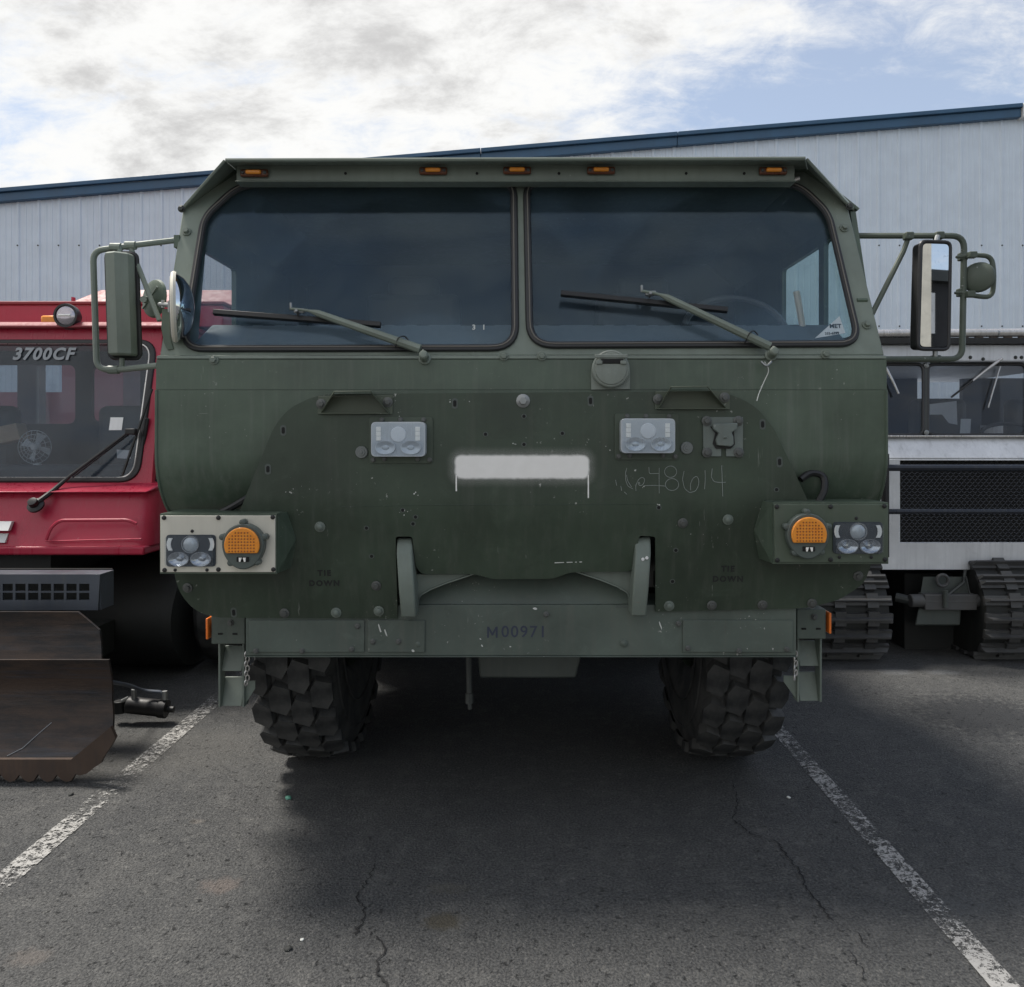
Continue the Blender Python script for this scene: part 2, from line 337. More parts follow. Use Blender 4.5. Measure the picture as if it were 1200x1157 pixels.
def fillet(pts, r, n=5, closed=False):
    pts = [Vector(p) for p in pts]; out = []; k = len(pts)
    rr = r if isinstance(r, (list, tuple)) else [r] * k
    for i, p in enumerate(pts):
        if not closed and i in (0, k - 1): out.append(p); continue
        a, b = pts[i - 1], pts[(i + 1) % k]
        da, db = (a - p), (b - p); ra = min(rr[i], da.length * 0.48, db.length * 0.48)
        if ra < 1e-5: out.append(p); continue
        s, e = p + da.normalized() * ra, p + db.normalized() * ra
        for j in range(n + 1):
            t = j / n; out.append(s * (1 - t) ** 2 + p * 2 * t * (1 - t) + e * t * t)
    return out

class B:
    def __init__(s): s.bm = bmesh.new(); s.mi = 0
    def _f(s, vs):
        try: f = s.bm.faces.new(vs); f.material_index = s.mi; return f
        except ValueError: return None
    def hexa(s, p):                 # 8 points: bottom ring 0-3, top ring 4-7
        v = [s.bm.verts.new(q) for q in p]
        for q in ((3, 2, 1, 0), (4, 5, 6, 7), (0, 1, 5, 4), (1, 2, 6, 5), (2, 3, 7, 6), (3, 0, 4, 7)): s._f([v[i] for i in q])
        return s
    def box(s, c, size, rot=None):
        hx, hy, hz = (q / 2 for q in size); c = Vector(c)
        pts = [Vector(q) for q in ((-hx, -hy, -hz), (hx, -hy, -hz), (hx, hy, -hz), (-hx, hy, -hz), (-hx, -hy, hz), (hx, -hy, hz), (hx, hy, hz), (-hx, hy, hz))]
        if rot is not None: pts = [rot @ q for q in pts]
        return s.hexa([c + q for q in pts])
    def span(s, a, b):
        a, b = Vector(a), Vector(b); return s.box((a + b) / 2, [abs(q) for q in (b - a)])
    def prism(s, poly, vec):
        vec = Vector(vec); a = [s.bm.verts.new(p) for p in poly]; b = [s.bm.verts.new(Vector(p) + vec) for p in poly]; n = len(a)
        s._f(a); s._f(b[::-1])
        for i in range(n): s._f([a[(i + 1) % n], a[i], b[i], b[(i + 1) % n]])
        return s
    def tube(s, path, r, n=10, closed=False, flat=1.0):
        path = [Vector(p) for p in path]; k = len(path); rings = []
        rr = r if isinstance(r, (list, tuple)) else [r] * k
        up = None
        for i, p in enumerate(path):
            if closed: t = path[(i + 1) % k] - path[i - 1]
            else: t = path[min(i + 1, k - 1)] - path[max(i - 1, 0)]
            t.normalize()
            if up is None:
                up = Vector((0, 0, 1)) if abs(t.z) < 0.9 else Vector((0, 1, 0))
            side = t.cross(up)
            if side.length < 1e-4: side = t.orthogonal()
            side.normalize(); up = side.cross(t).normalized()
            rings.append([s.bm.verts.new(p + (side * math.cos(a) + up * math.sin(a) * flat) * rr[i]) for a in (2 * math.pi * j / n for j in range(n))])
        m = k if closed else k - 1
        for i in range(m):
            A, C = rings[i], rings[(i + 1) % k]
            for j in range(n): s._f([A[j], A[(j + 1) % n], C[(j + 1) % n], C[j]])
        if not closed: s._f(rings[0][::-1]); s._f(rings[-1])
        return s
    def lathe(s, prof, mat, n=24, cap=True):   # prof: (radius, height along local Z)
        rings = []
        for r, h in prof:
            if r < 1e-6: rings.append([s.bm.verts.new(mat @ Vector((0, 0, h)))])
            else: rings.append([s.bm.verts.new(mat @ Vector((r * math.cos(2 * math.pi * j / n), r * math.sin(2 * math.pi * j / n), h))) for j in range(n)])
        for A, C in zip(rings, rings[1:]):
            for j in range(n):
                q = [A[j % len(A)], A[(j + 1) % n % len(A)], C[(j + 1) % n % len(C)], C[j % len(C)]]
                q = list(dict.fromkeys(q))
                if len(q) > 2: s._f(q)
        if cap:
            if len(rings[0]) > 2: s._f(rings[0][::-1])
            if len(rings[-1]) > 2: s._f(rings[-1])
        return s
    def mesh(s, name, smooth=35):
        bmesh.ops.recalc_face_normals(s.bm, faces=s.bm.faces)
        me = bpy.data.meshes.new(name); s.bm.to_mesh(me); s.bm.free()
        if smooth: me.shade_smooth(); me.set_sharp_from_angle(angle=R(smooth))
        return me
    def build(s, name, mats, parent=None, bevel=0, smooth=35, seg=2):
        return link(name, s.mesh(name, smooth), mats, parent, bevel=bevel, seg=seg)

WM = {}
def link(name, me, mats=None, parent=None, mat=None, bevel=0, seg=2, label=None):
    o = bpy.data.objects.new(name, me); COL.objects.link(o)
    if mats is not None and me is not None and len(me.materials) == 0:
        for m in (mats if isinstance(mats, (list, tuple)) else [mats]): me.materials.append(M[m] if isinstance(m, str) else m)
    W = mat or Matrix(); o.matrix_basis = W; WM[o.name] = W
    if parent is not None:
        o.parent = parent; o.matrix_parent_inverse = WM[parent.name].inverted()
    if bevel:
        md = o.modifiers.new('edge', 'BEVEL'); md.width = bevel; md.segments = seg; md.limit_method = 'ANGLE'; md.angle_limit = R(40)
    if label: o['label'] = label
    return o

def thing(name, label, cat, loc, group=None):
    o = link(name, None, mat=Matrix.Translation(Vector(loc)))
    o.empty_display_size = 0.3
    o['label'] = label; o['category'] = cat
    if group: o['group'] = group
    return o

def tagm(o, label, cat, group=None):
    o['label'] = label; o['category'] = cat
    if group: o['group'] = group
    return o

def struct(o): o['kind'] = 'structure'; return o

def fill2d(loops, thick, cuts=()):      # first loop = outline, others = holes -> mesh in (u, v, w)
    cu = bpy.data.curves.new('tmp', 'CURVE'); cu.dimensions = '2D'; cu.fill_mode = 'BOTH'; cu.extrude = thick / 2
    for lp in loops:
        sp = cu.splines.new('POLY'); sp.points.add(len(lp) - 1); sp.use_cyclic_u = True
        for i, p in enumerate(lp): sp.points[i].co = (p[0], p[1], 0, 1)
    o = bpy.data.objects.new('tmp', cu); COL.objects.link(o)
    me = bpy.data.meshes.new_from_object(o.evaluated_get(bpy.context.evaluated_depsgraph_get()))
    bpy.data.objects.remove(o); bpy.data.curves.remove(cu)
    bm = bmesh.new(); bm.from_mesh(me); bpy.data.meshes.remove(me)
    bmesh.ops.remove_doubles(bm, verts=bm.verts, dist=1e-5)
    for co, no in cuts:
        bmesh.ops.bisect_plane(bm, geom=bm.verts[:] + bm.edges[:] + bm.faces[:], plane_co=co, plane_no=no)
    return bm

def plate(name, loops, thick, fn, mats, parent, bevel=0, cuts=(), smooth=30):
    bm = fill2d(loops, thick, cuts)
    for v in bm.verts: v.co = fn(*v.co)
    b = B(); b.bm.free(); b.bm = bm
    return b.build(name, mats, parent, bevel, smooth)

def text_mesh(txt, size, offset=0.0, shear=0.0, thick=0.0004, space=1.0, align='CENTER'):
    cu = bpy.data.curves.new('tmp', 'FONT'); cu.body = txt; cu.size = size; cu.offset = offset; cu.shear = shear
    cu.extrude = thick; cu.space_character = space; cu.align_x = align; cu.align_y = 'CENTER'; cu.resolution_u = 4
    o = bpy.data.objects.new('tmp', cu); COL.objects.link(o)
    me = bpy.data.meshes.new_from_object(o.evaluated_get(bpy.context.evaluated_depsgraph_get()))
    bpy.data.objects.remove(o); bpy.data.curves.remove(cu); return me

def frame_mat(o, u, v):                 # local x->u, y->v, z->u x v
    u = Vector(u).normalized(); v = Vector(v).normalized(); w = u.cross(v)
    m = Matrix((u, v, w)).transposed().to_4x4(); m.translation = Vector(o); return m

def facing(o, n, up=(0, 0, 1)):          # local Z -> n
    n = Vector(n).normalized(); u = Vector(up).cross(n)
    if u.length < 1e-3: u = Vector((1, 0, 0))
    u.normalize(); return frame_mat(o, u, n.cross(u))
FRONT = (0, -1, 0)

def bolt_mesh(name, r, h, washer=1.5, hexn=6, dome=False):
    b = B()
    if washer: b.lathe([(r * washer, 0), (r * washer, h * 0.25), (r * washer * 0.93, h * 0.32)], Matrix(), 14)
    if dome: b.lathe([(r, h * 0.3), (r * 0.95, h * 0.7), (r * 0.6, h), (0, h * 1.08)], Matrix(), 12)
    else: b.lathe([(r, h * 0.3), (r, h * 0.9), (r * 0.85, h), (0, h)], Matrix(), hexn)
    return b.mesh(name, 40)
def hole_mesh(name, w, h, ring=1.6):
    b = B(); lp = [Vector((math.cos(a) * w + 0, math.sin(a) * w + (h - w) * (1 if math.sin(a) > 0 else -1), 0)) for a in (2 * math.pi * i / 16 for i in range(16))]
    b.mi = 1; b.prism([q + Vector((0, 0, 0.0006)) for q in lp], (0, 0, 0.0008))
    if ring:
        b.mi = 0; b.prism([Vector((q.x * ring, q.y * (1 + (ring - 1) * 0.7), 0)) for q in lp], (0, 0, 0.0006))
    return b.mesh(name, 30)

# ------------------------------------------------------------------ ground, markings, building
def ground():
    b = B(); s = 600
    b._f([b.bm.verts.new(p) for p in ((-s, -s, 0), (s, -s, 0), (s, s, 0), (-s, s, 0))])
    struct(b.build('asphalt_ground', 'asphalt', smooth=0))
    for x0, w in ((-1.662, 0.092), (1.253, 0.078)):
        b = B(); y0, y1 = 0.6, 7.5
        b._f([b.bm.verts.new(p) for p in ((x0 - w / 2, y0, 0.004), (x0 + w / 2, y0, 0.004), (x0 + w / 2, y1, 0.004), (x0 - w / 2, y1, 0.004))])
        struct(b.build('painted_line', 'line', smooth=0))
    # cracks: thin open seams, jagged
    def crack(px, w0, w1, seed):
        rnd = random.Random(seed); pts = [Vector((*gp(*p), 0)) for p in px]; fine = [pts[0]]
        for a, c in zip(pts, pts[1:]):
            n = max(2, int((c - a).length / 0.012))
            for i in range(1, n + 1):
                q = a.lerp(c, i / n) + Vector((rnd.uniform(-1, 1) * 0.007, rnd.uniform(-1, 1) * 0.004, 0)); fine.append(q)
        b = B(); L_, R_ = [], []
        for i, p in enumerate(fine):
            t = i / (len(fine) - 1); w = (w0 + (w1 - w0) * t) * rnd.uniform(0.25, 1.2); 
            if i in (0, len(fine) - 1): w = 0.0004
            L_.append(b.bm.verts.new((p.x - w, p.y, 0.0035))); R_.append(b.bm.verts.new((p.x + w, p.y, 0.0035)))
        for i in range(len(fine) - 1): b._f([L_[i], R_[i], R_[i + 1], L_[i + 1]])
        struct(b.build('pavement_crack', 'crack', smooth=0))
    crack([(441, 1012), (431, 1032), (419, 1052), (427, 1068), (424, 1083), (416, 1098)], 0.002, 0.0035, 1)
    crack([(430, 1092), (446, 1104), (452, 1112), (444, 1126), (443, 1140), (452, 1157), (456, 1180)], 0.002, 0.006, 2)
    crack([(860, 920), (864, 945), (858, 962), (880, 978), (912, 988), (922, 1005), (938, 1022), (944, 1040), (960, 1060), (976, 1082)], 0.002, 0.0035, 3)
    crack([(985, 1085), (1004, 1095), (1012, 1105), (1020, 1113)], 0.0012, 0.0022, 4)
    crack([(995, 1115), (1008, 1135), (1015, 1157), (1018, 1180)], 0.0012, 0.0025, 5)
    crack([(890, 1015), (905, 1022), (925, 1026), (940, 1030)], 0.001, 0.002, 6)
    crack([(318, 1000), (312, 1006), (306, 1013)], 0.001, 0.0016, 7)
    crack([(305, 1085), (325, 1086), (345, 1089)], 0.001, 0.0018, 8)
    crack([(120, 1004), (140, 1003), (147, 996)], 0.001, 0.0018, 9)
ground()

def scrap(name, x, y, size, mat, label, cat, group=None):
    X, Y = gp(x, y); rnd = random.Random(int(x * 7 + y)); b = B()
    bmesh.ops.create_icosphere(b.bm, subdivisions=2, radius=size)
    for v in b.bm.verts:
        n = mnoise.noise(v.co * (1.3 / size) + Vector((x, y, 0))); v.co *= 1 + 0.45 * n; v.co.z = max(v.co.z * 0.55, -size * 0.3)
    o = link(name, b.mesh(name, 60), mat, mat=Matrix.Translation((X, Y, size * 0.28)))
    tagm(o, label, cat, group)
M['teal'] = simple('teal_plastic', (0.10, 0.30, 0.22), 0.4)
scrap('plastic_scrap', 338, 936, 0.013, 'teal', 'small green scrap of plastic lying on the asphalt before the truck', 'litter')
scrap('white_pebble', 924, 935, 0.008, 'paint_chip', 'tiny white pebble beside the right parking line by the tyre', 'pebble')
scrap('dark_pebble', 338, 1113, 0.011, 'dark', 'small black pebble near the bottom of the asphalt, left of the crack', 'pebble')
scrap('paint_flake', 354, 1067 + 35, 0.006, 'paint_chip', 'tiny pale flake on the asphalt beside the small black pebble', 'flake')
scrap('grey_pebble', 83, 932, 0.011, 'dark', 'small dark pebble on the asphalt below the rusty plough blade', 'pebble')

def building():
    D = 11.85
    root = thing('metal_building', 'long pale blue grey metal sided building with blue roof trim behind the trucks', 'building', (0, D, 0))
    def top(X): return CAM_H + (CY - (239 - 0.083 * (X * F / D + CX))) / F * D     # underside line of the trim
    Xr = (1192 - CX) / F * D
    ridge = Xr
    def topz(X): return top(X) if X <= ridge else top(ridge) - (X - ridge) * 0.083
    X = -13.0; pw = 0.914
    while X < 13.0:
        b = B(); prof = []
        for k in range(3):
            o = X + k * pw / 3
            prof += [(o, 0), (o + 0.018, 0.019), (o + 0.045, 0.019), (o + 0.063, 0)]
            prof += [(o + 0.13, 0), (o + 0.137, 0.006), (o + 0.15, 0.006), (o + 0.157, 0), (o + 0.215, 0), (o + 0.222, 0.006), (o + 0.235, 0.006), (o + 0.242, 0)]
        prof.append((X + pw, 0))
        A = [b.bm.verts.new((px, D - h, 0.0)) for px, h in prof]; C = [b.bm.verts.new((px, D - h, topz(px) + 0.12)) for px, h in prof]
        for i in range(len(prof) - 1): b._f([A[i], A[i + 1], C[i + 1], C[i]])
        b.build('wall_panel', 'wallmetal', root, smooth=0)
        sb = B(); 
        for hz in (1.9, 3.1, 4.3):
            for k in range(3): sb.lathe([(0.012, 0), (0.012, 0.006), (0, 0.012)], facing((X + 0.0315 + k * pw / 3, D - 0.020, hz), FRONT), 8)
        sb.build('screw_row', 'dark_steel', root)
        X += pw
    # roof trim in lengths
    segs = [-13, -8.2, -4.5, -0.6, 2.3, Xr]
    for a, c in zip(segs, segs[1:]):
        b = B(); a2, c2 = a + 0.004, c - 0.004
        za, zc = topz(a2), topz(c2)
        b.hexa([(a2, D - 0.10, za), (c2, D - 0.10, zc), (c2, D + 0.3, zc), (a2, D + 0.3, za), (a2, D - 0.10, za + 0.125), (c2, D - 0.10, zc + 0.125), (c2, D + 0.3, zc + 0.125), (a2, D + 0.3, za + 0.125)])
        b.hexa([(a2, D - 0.15, za + 0.128), (c2, D - 0.15, zc + 0.128), (c2, D + 0.3, zc + 0.128), (a2, D + 0.3, za + 0.128), (a2, D - 0.15, za + 0.186), (c2, D - 0.15, zc + 0.186), (c2, D + 0.3, zc + 0.186), (a2, D + 0.3, za + 0.186)])
        b.build('roof_trim', 'trim_blue', root, bevel=0.006)
    b = B(); zr = topz(Xr)
    b.span((Xr + 0.002, D - 0.14, zr - 0.02), (Xr + 0.25, D + 0.3, zr + 0.19)); b.build('trim_end_cap', 'white', root, bevel=0.01)
    # roof and the rest of the shell
    b = B(); back = D + 18
    for a, c in ((-13, Xr), (Xr, 13)):
        za, zc = topz(a) + 0.10, topz(c) + 0.10
        b.hexa([(a, D + 0.305, za), (c, D + 0.305, zc), (c, back, zc), (a, back, za), (a, D + 0.305, za + 0.1), (c, D + 0.305, zc + 0.1), (c, back, zc + 0.1), (a, back, za + 0.1)])
    b.build('roof', 'wallmetal', root, smooth=0)
    b = B(); b.span((-13.1, D, 0), (-13.003, back, topz(-13))); b.span((13.003, D, 0), (13.1, back, topz(13))); b.span((-13, back, 0), (13, back + 0.1, topz(-13)))
    b.build('side_wall', 'wallmetal', root, smooth=0)
building()

# ------------------------------------------------------------------ the olive truck
TR = thing('military_truck', 'olive green military truck facing the camera with armour plate and white spray stripe', 'truck', (0, 3.68, 0))
HW = 1.236
# windscreen plane
WT = math.atan2(0.175, 0.55)
WO = Vector((0, 2.735, 1.712)); WU = Vector((1, 0, 0)); WV = Vector((0, math.sin(WT), math.cos(WT))); WN = Vector((0, -math.cos(WT), math.sin(WT)))
def wuv(x, y):
    d = Vector(((x - CX) / F, 1, (CY - y) / F)); o = Vector((0, 0, CAM_H))
    t = (WO - o).dot(WN) / d.dot(WN); q = o + d * t - WO
    return Vector((q.dot(WU), q.dot(WV), 0))
def wfn(u, v, w): return WO + WU * u + WV * v + WN * w
def won(x, y, off=0.0): q = wuv(x, y); return wfn(q.x, q.y, off)

def uvloop(px, r, n=6): return fillet([wuv(*p) for p in px], r, n, True)
WL = [(212.5, 411), (606.5, 409.5), (604.5, 214), (280, 215), (237, 255)]
WRt = [(1009, 405), (618.5, 406.5), (614.5, 214), (936, 214), (973, 250)]
def cab():
    rad = [0.075, 0.085, 0.06, 0.07, 0.05]
    frame = [(187, 417), (1036.5, 416), (994, 243), (942, 188), (266, 189), (214, 246)]
    plate('windscreen_frame', [[wuv(*p) for p in frame], uvloop(WL, rad), uvloop(WRt, rad)], 0.03, lambda u, v, w: wfn(u, v, w - 0.016), 'green_lit', TR, bevel=0.004)
    for px, nm in ((WL, 'l'), (WRt, 'r')):
        lp = uvloop(px, rad, 7)
        pane = plate('windscreen_pane', [lp], 0.006, lambda u, v, w: wfn(u, v, w - 0.012), 'windscreen', TR)
        cen = sum(lp, Vector()) / len(lp)
        b = B(); inn = [q + (cen - q).normalized() * 0.008 for q in lp]
        b.tube([wfn(q.x, q.y, 0.004) for q in inn], 0.0135, 8, True, 0.75); g = b.build('rubber_seal', 'rubber', pane)
        b = B(); inn = [q + (cen - q).normalized() * 0.010 for q in lp]
        b.tube([wfn(q.x, q.y, 0.0145) for q in inn], 0.0025, 6, True); b.build('seal_bead', 'chrome_dull', pane)
    # scuttle strip, nose panel with rounded lower edge
    def strip(name, prof, mat, hw, bev=0.0):
        b = B(); A = [b.bm.verts.new((-hw, y, z)) for y, z in prof]; C = [b.bm.verts.new((hw, y, z)) for y, z in prof]
        for i in range(len(prof) - 1): b._f([A[i], A[i + 1], C[i + 1], C[i]])
        return b.build(name, mat, TR, smooth=30)
    z0 = P(0, 417.5, 2.70).z
    strip('scuttle_ledge', [(2.765, z0 + 0.012), (2.70, z0 + 0.001), (2.698, z0 - 0.008), (2.708, z0 - 0.012)], 'green_lit', HW)
    zs = P(0, 457, 2.69).z
    strip('cowl_panel', [(2.712, z0 - 0.01), (2.697, z0 - 0.012), (2.693, zs + 0.0008), (2.705, zs + 0.0006)], 'green', HW)
    prof = [(2.70, zs - 0.0003), (2.690, zs - 0.0006), (2.688, 1.375)]
    r = 0.27
    for i in range(1, 13):
        a = R(100) * i / 12; prof.append((2.688 + r - r * math.cos(a), 1.375 - r * math.sin(a)))
    prof.append((4.6, 1.105))
    strip('nose_panel', prof, 'green', HW - 0.002)
    # flanged side edges of the nose (rough weld line)
    for s in (-1, 1):
        b = B(); b.tube([(s * (HW - 0.004), y, z) for y, z in prof[1:-1]], 0.006, 6); b.build('weld_seam', 'green', TR)
    # sides with door windows
    holes = {-1: [[(2.98, 1.78), (3.38, 1.78), (3.38, 2.14), (3.05, 2.14)]], 1: [[(3.24, 1.80), (3.70, 1.80), (3.70, 2.205), (3.24, 2.205)], [(2.90, 1.80), (3.19, 1.80), (3.19, 2.205), (3.03, 2.205)]]}
    for s in (-1, 1):
        out = [(2.712, z0 - 0.012), (2.735 + 0.02, 1.715), (2.91 + 0.02, 2.258), (4.6, 2.258), (4.6, 1.105), (2.95, 1.107), (2.80, 1.16), (2.715, 1.28), (2.70, 1.40)]
        o = plate('cab_side', [out] + [fillet([Vector((*q, 0)) for q in h], 0.02, 3, True) for h in holes[s]], 0.02, lambda u, v, w: Vector((s * (HW - 0.016) + w, u, v)), ['green'], TR)
        for h in holes[s]: plate('door_pane', [h], 0.005, lambda u, v, w: Vector((s * (HW - 0.016) + w, u, v)), 'door_glass' if s > 0 else 'clear_glass', o)
    # roof: flat top with two chamfers, brow over the windscreen
    yr = 2.93
    b = B()
    ro = [(-1.238, 2.262), (-1.052, 2.412), (1.052, 2.412), (1.238, 2.262)]
    for (xa, za), (xc, zc) in zip(ro, ro[1:]):
        n = Vector((za - zc, 0, xc - xa)).normalized() * 0.010
        a0, c0 = Vector((xa, yr, za)), Vector((xc, yr, zc)); a1, c1 = Vector((xa, 4.6, za)), Vector((xc, 4.6, zc))
        b.hexa([a0, c0, c1, a1, a0 + n, c0 + n, c1 + n, a1 + n])
    b.build('roof_panel', 'green', TR)
    b = B()
    fl, fr = P(264.5, 189.5, 2.80), P(943.5, 187.5, 2.80); ll, lr = P(213.5, 247, 2.90), P(994.5, 244, 2.90)
    bl, br_ = Vector((-1.052, yr, 2.413)), Vector((1.052, yr, 2.413)); kl, kr = Vector((-1.240, 2.96, 2.263)), Vector((1.240, 2.96, 2.263))
    for a, c, e, f in ((fl, fr, br_, bl), (ll, fl, bl, kl), (fr, lr, kr, br_)):
        n = ((c - a).cross(f - a)).normalized() * 0.011
        if n.z < 0: n = -n
        b.hexa([a, c, e, f, a + n, c + n, e + n, f + n])
    brow = b.build('roof_brow', 'green_lit', TR, bevel=0.003)
    b = B(); b.tube([fl + Vector((0, 0.002, 0.005)), fr + Vector((0, 0.002, 0.005))], 0.0075, 8); b.build('brow_edge', 'green_lit', brow)
    for q in (ll, lr):
        link('edge_bolt', bolt_mesh('edge_bolt', 0.009, 0.012), 'dark_steel', brow, facing(q + Vector((0, -0.004, 0.005)), FRONT))
    # marker lamp strip
    b = B(); p0, p1 = P(277, 194, 2.872), P(931.5, 212, 2.872)
    b.span((p0.x, 2.872, p1.z), (p1.x, 2.92, p0.z + 0.002)); b.span((p0.x - 0.002, 2.862, p1.z - 0.006), (p1.x + 0.002, 2.93, p1.z - 0.001))
    st = b.build('marker_strip', 'green_lit', TR, bevel=0.003)
    for x, y in ((299, 204), (508, 201.5), (606, 201), (704, 201), (905, 201.5)):
        c = P(x, y, 2.870)
        b = B(); b.box(c + Vector((0, -0.008, 0)), (0.100, 0.016, 0.027)); base = b.build('marker_light', 'marker_base', TR, bevel=0.006)
        b = B(); b.box(c + Vector((0, -0.020, 0.0005)), (0.055, 0.014, 0.015)); b.build('lens', 'amber', base, bevel=0.005)
        b = B()
        for s in (-1, 1): b.lathe([(0.006, 0), (0.006, 0.004), (0, 0.006)], facing(c + Vector((s * 0.040, -0.0165, 0)), FRONT), 8)
        b.build('screw_pair', 'dark_steel', base)
    for x in (405, 655, 804, 872, 559): link('plug', bolt_mesh('plug', 0.0055, 0.003, 0), 'hole', st, facing(P(x, 203.5, 2.8715), FRONT))
    # visor hinge bit at right inside the brow
    b = B(); b.tube([won(918, 219, 0.03), won(925, 221, 0.05), won(931, 219, 0.05)], 0.008, 8); b.build('hose_stub', 'alu', TR)
    # bolts along scuttle and pillars
    bm_ = bolt_mesh('bolt', 0.0105, 0.016, 1.55)
    for x, y in ((251, 422), (590.5, 417.5), (635, 417.5), (967, 415)):
        link('bolt', bm_, 'green_lit', TR, facing(P(x, y, 2.697), FRONT))
    for x, y in ((219, 272), (989, 267.5), (1015.5, 381)):
        link('bolt', bm_, 'green_lit', TR, facing(won(x, y, 0.0), WN))
    # interior
    b = B(); b.span((-1.215, 4.52, 1.12), (1.215, 4.58, 2.415)); b.build('rear_bulkhead', 'interior', TR)
    b = B(); b.span((-1.19, 2.99, 1.12), (1.19, 4.51, 1.16)); b.build('cab_floor', 'interior', TR)
    zd = P(0, 380, 3.06).z
    b = B(); b.hexa([(-1.19, 2.80, 1.45), (1.19, 2.80, 1.45), (1.19, 3.10, 1.45), (-1.19, 3.10, 1.45), (-1.19, 2.815, 1.73), (1.19, 2.815, 1.73), (1.19, 3.06, zd), (-1.19, 3.06, zd)])
    dash = b.build('dashboard', 'dash', TR, bevel=0.01)
    for k in range(26):
        x = -1.05 + k * 0.084
        if 0.30 < abs(x) < 1.12 or k % 3: 
            bb = B(); bb.box((x, 3.052, zd - 0.0105), (0.045, 0.012, 0.012)); bb.build('vent_slot', 'hole', dash)
    for x0, rot in ((0.62, 0), (-0.55, 0)):
        b = B(); b.box((x0, 3.85, 1.45), (0.5, 0.5, 0.16)); b.box((x0, 4.08, 1.83), (0.48, 0.13, 0.66)); b.box((x0, 4.08, 2.17), (0.26, 0.1, 0.16)); 
        b.build('cab_seat', 'seat', TR, bevel=0.04)
    c = P(862, 392, 3.30); b = B()
    ring = [c + Vector((0.215 * math.cos(a), 0.10 * math.sin(a) * 0.8, 0.165 * math.sin(a))) for a in (2 * math.pi * i / 40 for i in range(40))]
    b.tube(ring, 0.014, 8, True); b.tube([c, c + Vector((0.0, 0.02, -0.35))], 0.03, 8)
    b.tube([c + Vector((-0.21, 0, 0)), c, c + Vector((0.21, 0, 0))], 0.012, 6); b.build('steering_wheel', 'wheel_rim', TR)
    b = B(); q = P(935, 357, 3.05); b.tube([q + Vector((0.02, -0.0, -0.1)), q + Vector((0.0, 0, 0.02)), q + Vector((-0.006, 0, 0.05))], 0.013, 8); b.build('grab_handle', 'cream', TR)
    b = B(); b.box((-0.02 + 0.0, 4.50, 1.98), (0.07, 0.04, 0.55)); b.build('bulkhead_strip', 'green_grey', TR)
    # wipers
    def wiper(px_blade, px_arm, pivot, arm_r):
        b = B(); path = [won(*px_arm[0], 0.055), won(*px_arm[1], 0.058), won(*px_arm[2], 0.04)]
        path = fillet(path, 0.03, 4)
        b.tube(path, [0.005 + (arm_r - 0.005) * max(0, (i - 3) / (len(path) - 4)) for i in range(len(path))], 8)
        arm = b.build('wiper_arm', 'green_lit', TR)
        b = B(); a, c = won(*px_blade[0], 0.032), won(*px_blade[1], 0.032)
        t = (c - a).normalized(); u = WN.cross(t).normalized(); 
        b.hexa([a - u * 0.007 - WN * 0.012, c - u * 0.007 - WN * 0.012, c - u * 0.007 + WN * 0.008, a - u * 0.007 + WN * 0.008, a + u * 0.011 - WN * 0.012, c + u * 0.011 - WN * 0.012, c + u * 0.011 + WN * 0.008, a + u * 0.011 + WN * 0.008])
        b.build('wiper_blade', 'black', arm, bevel=0.002)
        b = B(); q = won(*px_arm[0], 0.044); b.box(q + t * 0.03, (0.035, 0.02, 0.016)); b.lathe([(0.006, 0), (0.006, 0.03)], facing(q + t * 0.026 - Vector((0, 0, 0.012)), WN), 8)
        b.lathe([(0.005, 0), (0.005, 0.026)], Matrix.Translation(q), 8); b.build('blade_clip', 'steel', arm, bevel=0.002)
        b = B(); pv = P(*pivot, 2.70); b.lathe([(0.021, 0), (0.021, 0.008), (0.016, 0.012), (0.015, 0.045), (0.011, 0.05), (0, 0.052)], facing(pv, (0, -1, 0.25)), 16)
        b.tube([pv + Vector((-0.006, -0.036, 0.008)), pv + Vector((0.006, -0.034, 0.02))], 0.013, 8); b.build('wiper_pivot', 'green_lit', arm)
        p2 = path[-1].lerp(path[-6], 0.18)
        b = B(); b.tube(fillet([p2 + Vector((-0.012, 0.0, -0.022)), p2 + Vector((0, -0.018, 0.012)), p2 + Vector((0.02, 0.0, 0.022)), p2 + Vector((0.034, 0.0, 0.006))], 0.01), 0.0022, 6); b.build('washer_hose', 'black', arm)
    wiper(((254, 371.5), (448, 386)), ((345, 370.5), (368, 373), (494, 415)), (498, 421), 0.0155)
    wiper(((656.5, 349.5), (850, 369)), ((750, 350), (770, 354), (898, 412)), (903, 417), 0.0155)
    b = B(); b.tube(fillet([P(896, 424, 2.66), P(902, 434, 2.66), P(896, 446, 2.675), P(889, 462, 2.665), P(887, 470, 2.655)], 0.02), 0.0016, 6); b.build('hanging_wire', 'paint_chip', TR)
    b = B(); b.tube(fillet([P(892, 424, 2.66), P(898, 430, 2.65), P(904, 424, 2.66)], 0.02), 0.004, 6); b.build('wire_loop', 'steel', TR)
    # sticker and numerals behind the windscreen
    tri = [won(957, 394, -0.018), won(986, 368, -0.018), won(993, 388, -0.018)]
    b = B(); b.prism(tri, WN * 0.0008); s = b.build('sticker', 'white', TR, smooth=0)
    m = frame_mat(won(981, 380, -0.0165), WU, WV); link('sticker_print', text_mesh('MET', 0.022, 0.0006), 'stencil', s, m)
    m = frame_mat(won(977, 388.5, -0.0165), (WU + WV * 0.1), WV); link('sticker_print', text_mesh('335-6399', 0.013, 0.0004), 'stencil', s, m)
    link('window_numeral', text_mesh('3   1', 0.026, 0.0006), 'paint_chip', TR, frame_mat(won(561, 383, -0.006), WU, WV))
